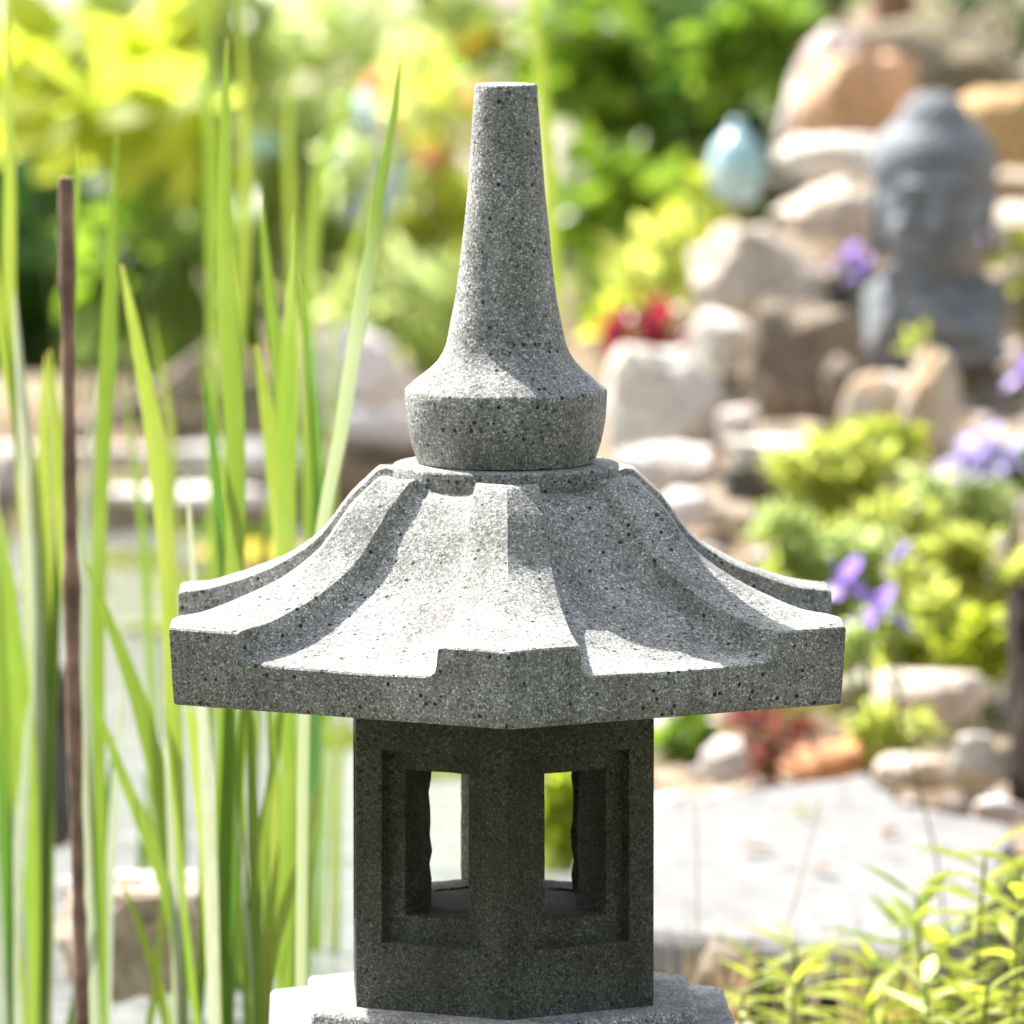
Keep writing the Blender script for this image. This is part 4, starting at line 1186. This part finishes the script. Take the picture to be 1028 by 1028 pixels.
SPR = [('tall yellow green leafy stem near the right edge of the bottom right corner', 975, 1120, 855, 5.65, 19, 84, 19, 'leaf_front', 1, 14),
       ('leafy stem left of the tallest one with drooping green leaves', 930, 1130, 900, 5.7, 18, 80, 19, 'leaf_front_green', 2, -10),
       ('leafy stem at the very bottom right corner', 1015, 1150, 920, 5.55, 17, 77, 19, 'leaf_front', 3, 6),
       ('short yellow leafy stem to the left at the bottom', 812, 1130, 945, 5.8, 16, 73, 17, 'leaf_front', 4, -16),
       ('short green leafy stem beside the lantern base', 768, 1140, 972, 5.85, 15, 63, 14, 'leaf_front_green', 5, -8),
       ('low leafy stem in the middle of the bottom right plants', 868, 1150, 965, 5.7, 16, 73, 17, 'leaf_front', 6, 10),
       ('low pale leafy stem under the tallest one', 940, 1160, 985, 5.5, 16, 72, 16, 'leaf_pale', 7, -12),
       ('dark green leafy stem behind the yellow ones', 900, 1120, 925, 5.95, 16, 75, 17, 'leaf_mid', 8, 8),
       ('broad leaved yellow stem half cut off by the right edge', 1032, 1140, 870, 5.6, 18, 84, 20, 'leaf_front', 10, -8),
       ('dense lime leafy stem just left of the tall one', 955, 1130, 930, 5.75, 19, 80, 19, 'leaf_front', 11, -4),
       ('upright lime leafy stem in the second row near the right edge', 998, 1120, 880, 5.9, 18, 77, 17, 'leaf_front_green', 12, 4),
       ('spreading yellow leafy stem low at the bottom between the others', 885, 1150, 990, 5.6, 18, 80, 19, 'leaf_front', 13, -14),
       ('yellow leafy stem low beside the plinth corner', 790, 1150, 985, 5.7, 16, 70, 16, 'leaf_front', 14, 8),
       ('short broad leafy stem at the bottom edge on the right', 980, 1165, 985, 5.45, 18, 80, 20, 'leaf_front', 15, 12),
       ('small pale leafy stem touching the base plinth', 742, 1150, 995, 5.6, 14, 38, 10, 'leaf_pale', 9, 4)]
for a in SPR: sprig(*a)

# dry grass tufts by the flagstone
def tuft(label, px, d, n, hpx, seed, mat='drystem', group='grass tufts at the flagstone'):
    s = d / F; r = random.Random(seed)
    x = (px - 514) * s; b = Vector((x, d - D, ground(x, d) - .01))
    e = empty('grass_tuft', b, label, 'grass', group)
    mbq = MB()
    for i in range(n):
        a = r.uniform(0, 6.28); h = hpx * s * r.uniform(.5, 1.1); lean = r.uniform(.05, .5)
        q0 = b + Vector((r.uniform(-1, 1), r.uniform(-1, 1), 0)) * .012
        P = smooth_path([q0, q0 + Vector((math.cos(a) * lean * h * .3, math.sin(a) * lean * h * .3, h * .55)), q0 + Vector((math.cos(a) * lean * h, math.sin(a) * lean * h, h))], 4)
        ribbon(mbq, P, [.0042 * (1 - .85 * k / (len(P) - 1)) for k in range(len(P))], Vector((math.cos(a + 1.5), math.sin(a + 1.5), 0)), .2)
    mbq.build('blades', M[mat], e, angle=180)
tuft('pale dry grass tuft beside the lantern base', 690, 6.05, 26, 170, 1)
tuft('green grass tuft in front of the flagstone', 735, 6.0, 30, 130, 2, 'reed_p')
tuft('dry grass tuft at the front middle of the flagstone', 800, 6.0, 22, 150, 3)
tuft('green grass tuft further right along the flagstone front', 865, 5.95, 30, 150, 4, 'reed_p')
tuft('fine green grass tuft under the leafy stems', 910, 5.8, 26, 150, 5, 'reed_y')
tuft('dry grass tuft behind the flagstone near the dark rock', 985, 7.1, 20, 120, 6)

# thin bare twigs standing up in front of the flagstone
def twig(label, pts, d, w, mat='drystem'):
    P = smooth_path([pix(x, y, d) for x, y in pts], 5)
    b = P[-1]
    mbq = MB(); tube(mbq, P, [w * d / F * (.5 + .5 * i / len(P)) for i in range(len(P))], 6)
    o = mbq.build('twig', M[mat], loc=b, angle=180)
    return tag(o, label, 'twig', 'thin twigs by the flagstone')
twig('thin brown twig rising from the flagstone to the purple iris', [(893, 640), (905, 720), (925, 800), (943, 880), (955, 1010), (958, 1100)], 6.0, 1.6, 'stalk')
twig('faint upright twig at the left part of the flagstone', [(698, 790), (700, 900), (702, 1060)], 5.9, 1.2)
twig('slanting thin twig over the middle of the flagstone', [(824, 800), (805, 880), (784, 960), (775, 1090)], 5.9, 1.4)

# ------------------------------------------------------------------ flowers with stems
def iris(label, heads, d, stem, mat, size, seed):
    r = random.Random(seed)
    s = d / F
    c = pix(*stem[-1], d); c.z = min(c.z, ground(c.x, d))
    e = empty('iris_flower', c, label, 'flower', 'purple flowers on the right bank')
    P = smooth_path([pix(x, y, d) for x, y in stem[:-1]] + [c], 5)
    mbs = MB(); tube(mbs, P, [2.0 * s] * len(P), 7); mbs.build('stem', M['stem'], e, angle=180)
    for (hx, hy) in heads:
        p = pix(hx, hy, d)
        mbq = MB()
        for k in range(3):            # hanging falls
            a = k * 2.094 + r.uniform(-.4, .4) - .6
            leaf(mbq, p, Vector((math.cos(a), math.sin(a), .15)), Vector((0, 0, 1)), size * s * 1.05, size * s * .62, .75, 'petal', .12)
        for k in range(3):            # upright standards
            a = k * 2.094 + 1.0 + r.uniform(-.3, .3)
            leaf(mbq, p, Vector((math.cos(a) * .45, math.sin(a) * .45, 1)), Vector((math.cos(a), math.sin(a), 0)), size * s, size * s * .58, -.25, 'petal', .15)
        for k in range(3):
            a = k * 2.094 + .4
            leaf(mbq, p, Vector((math.cos(a), math.sin(a), .4)), Vector((0, 0, 1)), size * s * .6, size * s * .3, .2, 'petal', .1)
        mbq.build('blossom', M[mat], e, angle=180)
        mbq = MB(); tube(mbq, [p - Vector((0, 0, size * s * .5)), p - Vector((0, 0, size * s * .2)), p], [2.2 * s, 4.5 * s, 3 * s], 8); mbq.build('calyx', M['stem'], e, angle=180)
    return e
iris('purple iris with two blossoms right of the roof corner', [(849, 585), (882, 614)], 7.1, [(866, 615), (872, 680), (878, 780), (880, 830)], 'pet_purple', 34, 1)
iris('purple iris bud above the iris with two blossoms', [(905, 556)], 7.1, [(905, 556), (903, 640), (900, 720), (900, 760)], 'pet_purple', 16, 2)
iris('lilac blossoms at the right edge above the cushion plants', [(968, 458), (992, 448), (985, 470), (1012, 462)], 7.8, [(985, 470), (985, 520), (985, 570)], 'pet_lilac', 30, 3)
iris('violet blossom beside the raised hand of the statue', [(853, 258), (866, 272)], 8.5, [(862, 280), (862, 330), (862, 400)], 'pet_purple', 20, 4)
iris('small violet blossom at the right edge near the statue base', [(1028, 375)], 8.3, [(1028, 375), (1026, 420), (1026, 450)], 'pet_purple', 24, 5)
iris('tiny violet blossom beside the statue cheek', [(993, 232)], 8.95, [(993, 232), (994, 270), (996, 330)], 'pet_lilac', 18, 6)

# ------------------------------------------------------------------ blue glass ornament
d_ = 9.6; c = pix(740, 168, d_); s_ = d_ / F
e = empty('glass_ornament', (c.x, c.y, ground(c.x, d_)), 'pale blue glass egg on a stake in front of the green shrub', 'garden ornament')
mb = MB(); prof = []
for i in range(25):
    a = -math.pi / 2 + math.pi * i / 24
    rr_e = math.cos(a) * 30 * s_ * (1 - .12 * math.sin(a))
    prof.append((max(rr_e, .0004), math.sin(a) * 39 * s_))
lathe(mb, c, prof, 36); mb.build('egg', M['glass'], e, angle=180)
mb = MB(); lathe(mb, c + Vector((0, 0, 38 * s_)), [(7 * s_, 0), (9 * s_, 4 * s_), (6 * s_, 9 * s_), (1 * s_, 11 * s_)], 16); mb.build('finial_cap', M['glass'], e, angle=60)
mb = MB(); tube(mb, [Vector((c.x, c.y, ground(c.x, d_) - .03)), Vector((c.x, c.y, c.z - 37 * s_))], [.004, .004], 10); mb.build('stake', M['stalk'], e, angle=60)

# post and trunk behind the rockery
d_ = 10.7
mb = MB(); b = pix(893, 60, d_); gz = ground(b.x, d_)
P = [Vector((b.x + .004 * math.sin(i), b.y, gz - .05 + i * .14)) for i in range(7)]
tube(mb, P, [24 * d_ / F * (1 + .04 * math.sin(i * 2)) for i in range(7)], 14, .04, 2)
o = mb.build('wooden_post', M['post'], loc=P[0], angle=60); tag(o, 'reddish brown wooden post behind the rockery top', 'post')
d_ = 10.9
mb = MB(); b = pix(822, 60, d_); gz = ground(b.x, d_)
P = [Vector((b.x + .02 * math.sin(i * .8), b.y, gz - .05 + i * .17)) for i in range(8)]
tube(mb, P, [17 * d_ / F * (1 - .05 * i) for i in range(8)], 12, .08, 3)
e = empty('small_tree', P[0], 'slim dark tree trunk between the green shrub and the rockery', 'tree')
mb.build('trunk', M['bark'], e, angle=60)
mb = MB(); foliage(mb, P[-1] + Vector((0, 0, .1)), (.4, .4, .28), 500, .05, .03, random.Random(9), clump=20); mb.build('crown', M['leaf_mid'], e, angle=180)

# far hedge
for i, (px, d_, w_, h_) in enumerate([(-1100, 30, 2.4, 1.2), (-350, 31, 2.2, 1.3), (350, 30, 2.4, 1.25), (1050, 31, 2.4, 1.2), (1700, 30, 2.3, 1.2)]):
    s = d_ / F; x = (px - 514) * s
    e = empty('hedge_bush', (x, d_ - D, 0), ['round hedge bush far off at the left end', 'round hedge bush far off left of centre', 'round hedge bush far off in the middle', 'round hedge bush far off right of centre', 'round hedge bush far off at the right end'][i], 'hedge', 'far hedge bushes')
    mb = MB(); foliage(mb, (x, d_ - D, h_ * .5), (w_ * .6, .8, h_ * .5), 900, .16, .1, random.Random(300 + i), clump=60, shell=.2); mb.build('foliage', M['leaf_far'], e, angle=180)
    mb = MB(); tube(mb, [(x, d_ - D, -.1), (x, d_ - D, .4), (x + .1, d_ - D, .8)], [.07, .06, .03], 8); mb.build('trunk', M['bark'], e, angle=180)

# pebbles on the banks
mb = MB(); r = random.Random(77)
for i in range(900):
    d_ = r.uniform(5.4, 9.2); x = r.uniform(.03, .75)
    if pond(x, d_) > .2: continue
    if 6.2 < d_ < 7.0 and x < .42: continue
    q = r.uniform(.006, .018); z = ground(x, d_)
    bm = bmesh.new(); bmesh.ops.create_icosphere(bm, subdivisions=1, radius=q)
    vv = [(v.co.x * r.uniform(.8, 1.3) + x, v.co.y * r.uniform(.8, 1.3) + d_ - D, v.co.z * .6 + z + q * .2) for v in bm.verts]
    ff = [tuple(v.index for v in f.verts) for f in bm.faces]
    bm.free(); mb.add(vv, ff)
o = mb.build('gravel', M['rock_pink'], angle=60); tag(o, 'loose pale gravel scattered over the right bank', 'gravel', kind='stuff')

# ------------------------------------------------------------------ light
EL, AZ = 51.0, 47.0
Ld = Vector((-math.cos(R(EL)) * math.sin(R(AZ)), math.cos(R(EL)) * math.cos(R(AZ)), math.sin(R(EL))))
sun = bpy.data.lights.new('sun', 'SUN'); sun.energy = 5.0; sun.angle = R(.53); sun.color = (1.0, .95, .88)
so = bpy.data.objects.new('sun', sun); so.rotation_euler = Ld.to_track_quat('Z', 'Y').to_euler(); so.location = (-3, 4, 6); col.objects.link(so)
wd = bpy.data.worlds.new('World'); scene.world = wd; wd.use_nodes = True
nt = wd.node_tree; nt.nodes.clear()
sky = nt.nodes.new('ShaderNodeTexSky'); sky.sky_type = 'NISHITA'; sky.sun_disc = False
sky.sun_elevation = R(EL); sky.sun_rotation = R(-AZ); sky.air_density = 1.0; sky.dust_density = 3.0; sky.ozone_density = 1.0
bg = nt.nodes.new('ShaderNodeBackground'); bg.inputs[1].default_value = .13
wo = nt.nodes.new('ShaderNodeOutputWorld')
hs = nt.nodes.new('ShaderNodeHueSaturation'); hs.inputs['Saturation'].default_value = .45
nt.links.new(sky.outputs[0], hs.inputs['Color']); nt.links.new(hs.outputs[0], bg.inputs[0]); nt.links.new(bg.outputs[0], wo.inputs[0])
vs_ = scene.view_settings
scene.display_settings.display_device = 'sRGB'
vs_.view_transform = 'Standard'; vs_.look = 'None'; vs_.exposure = 1.42; vs_.gamma = 1.0
scene.cycles.use_denoising = True
scene.cycles.max_bounces = 8; scene.cycles.transparent_max_bounces = 8
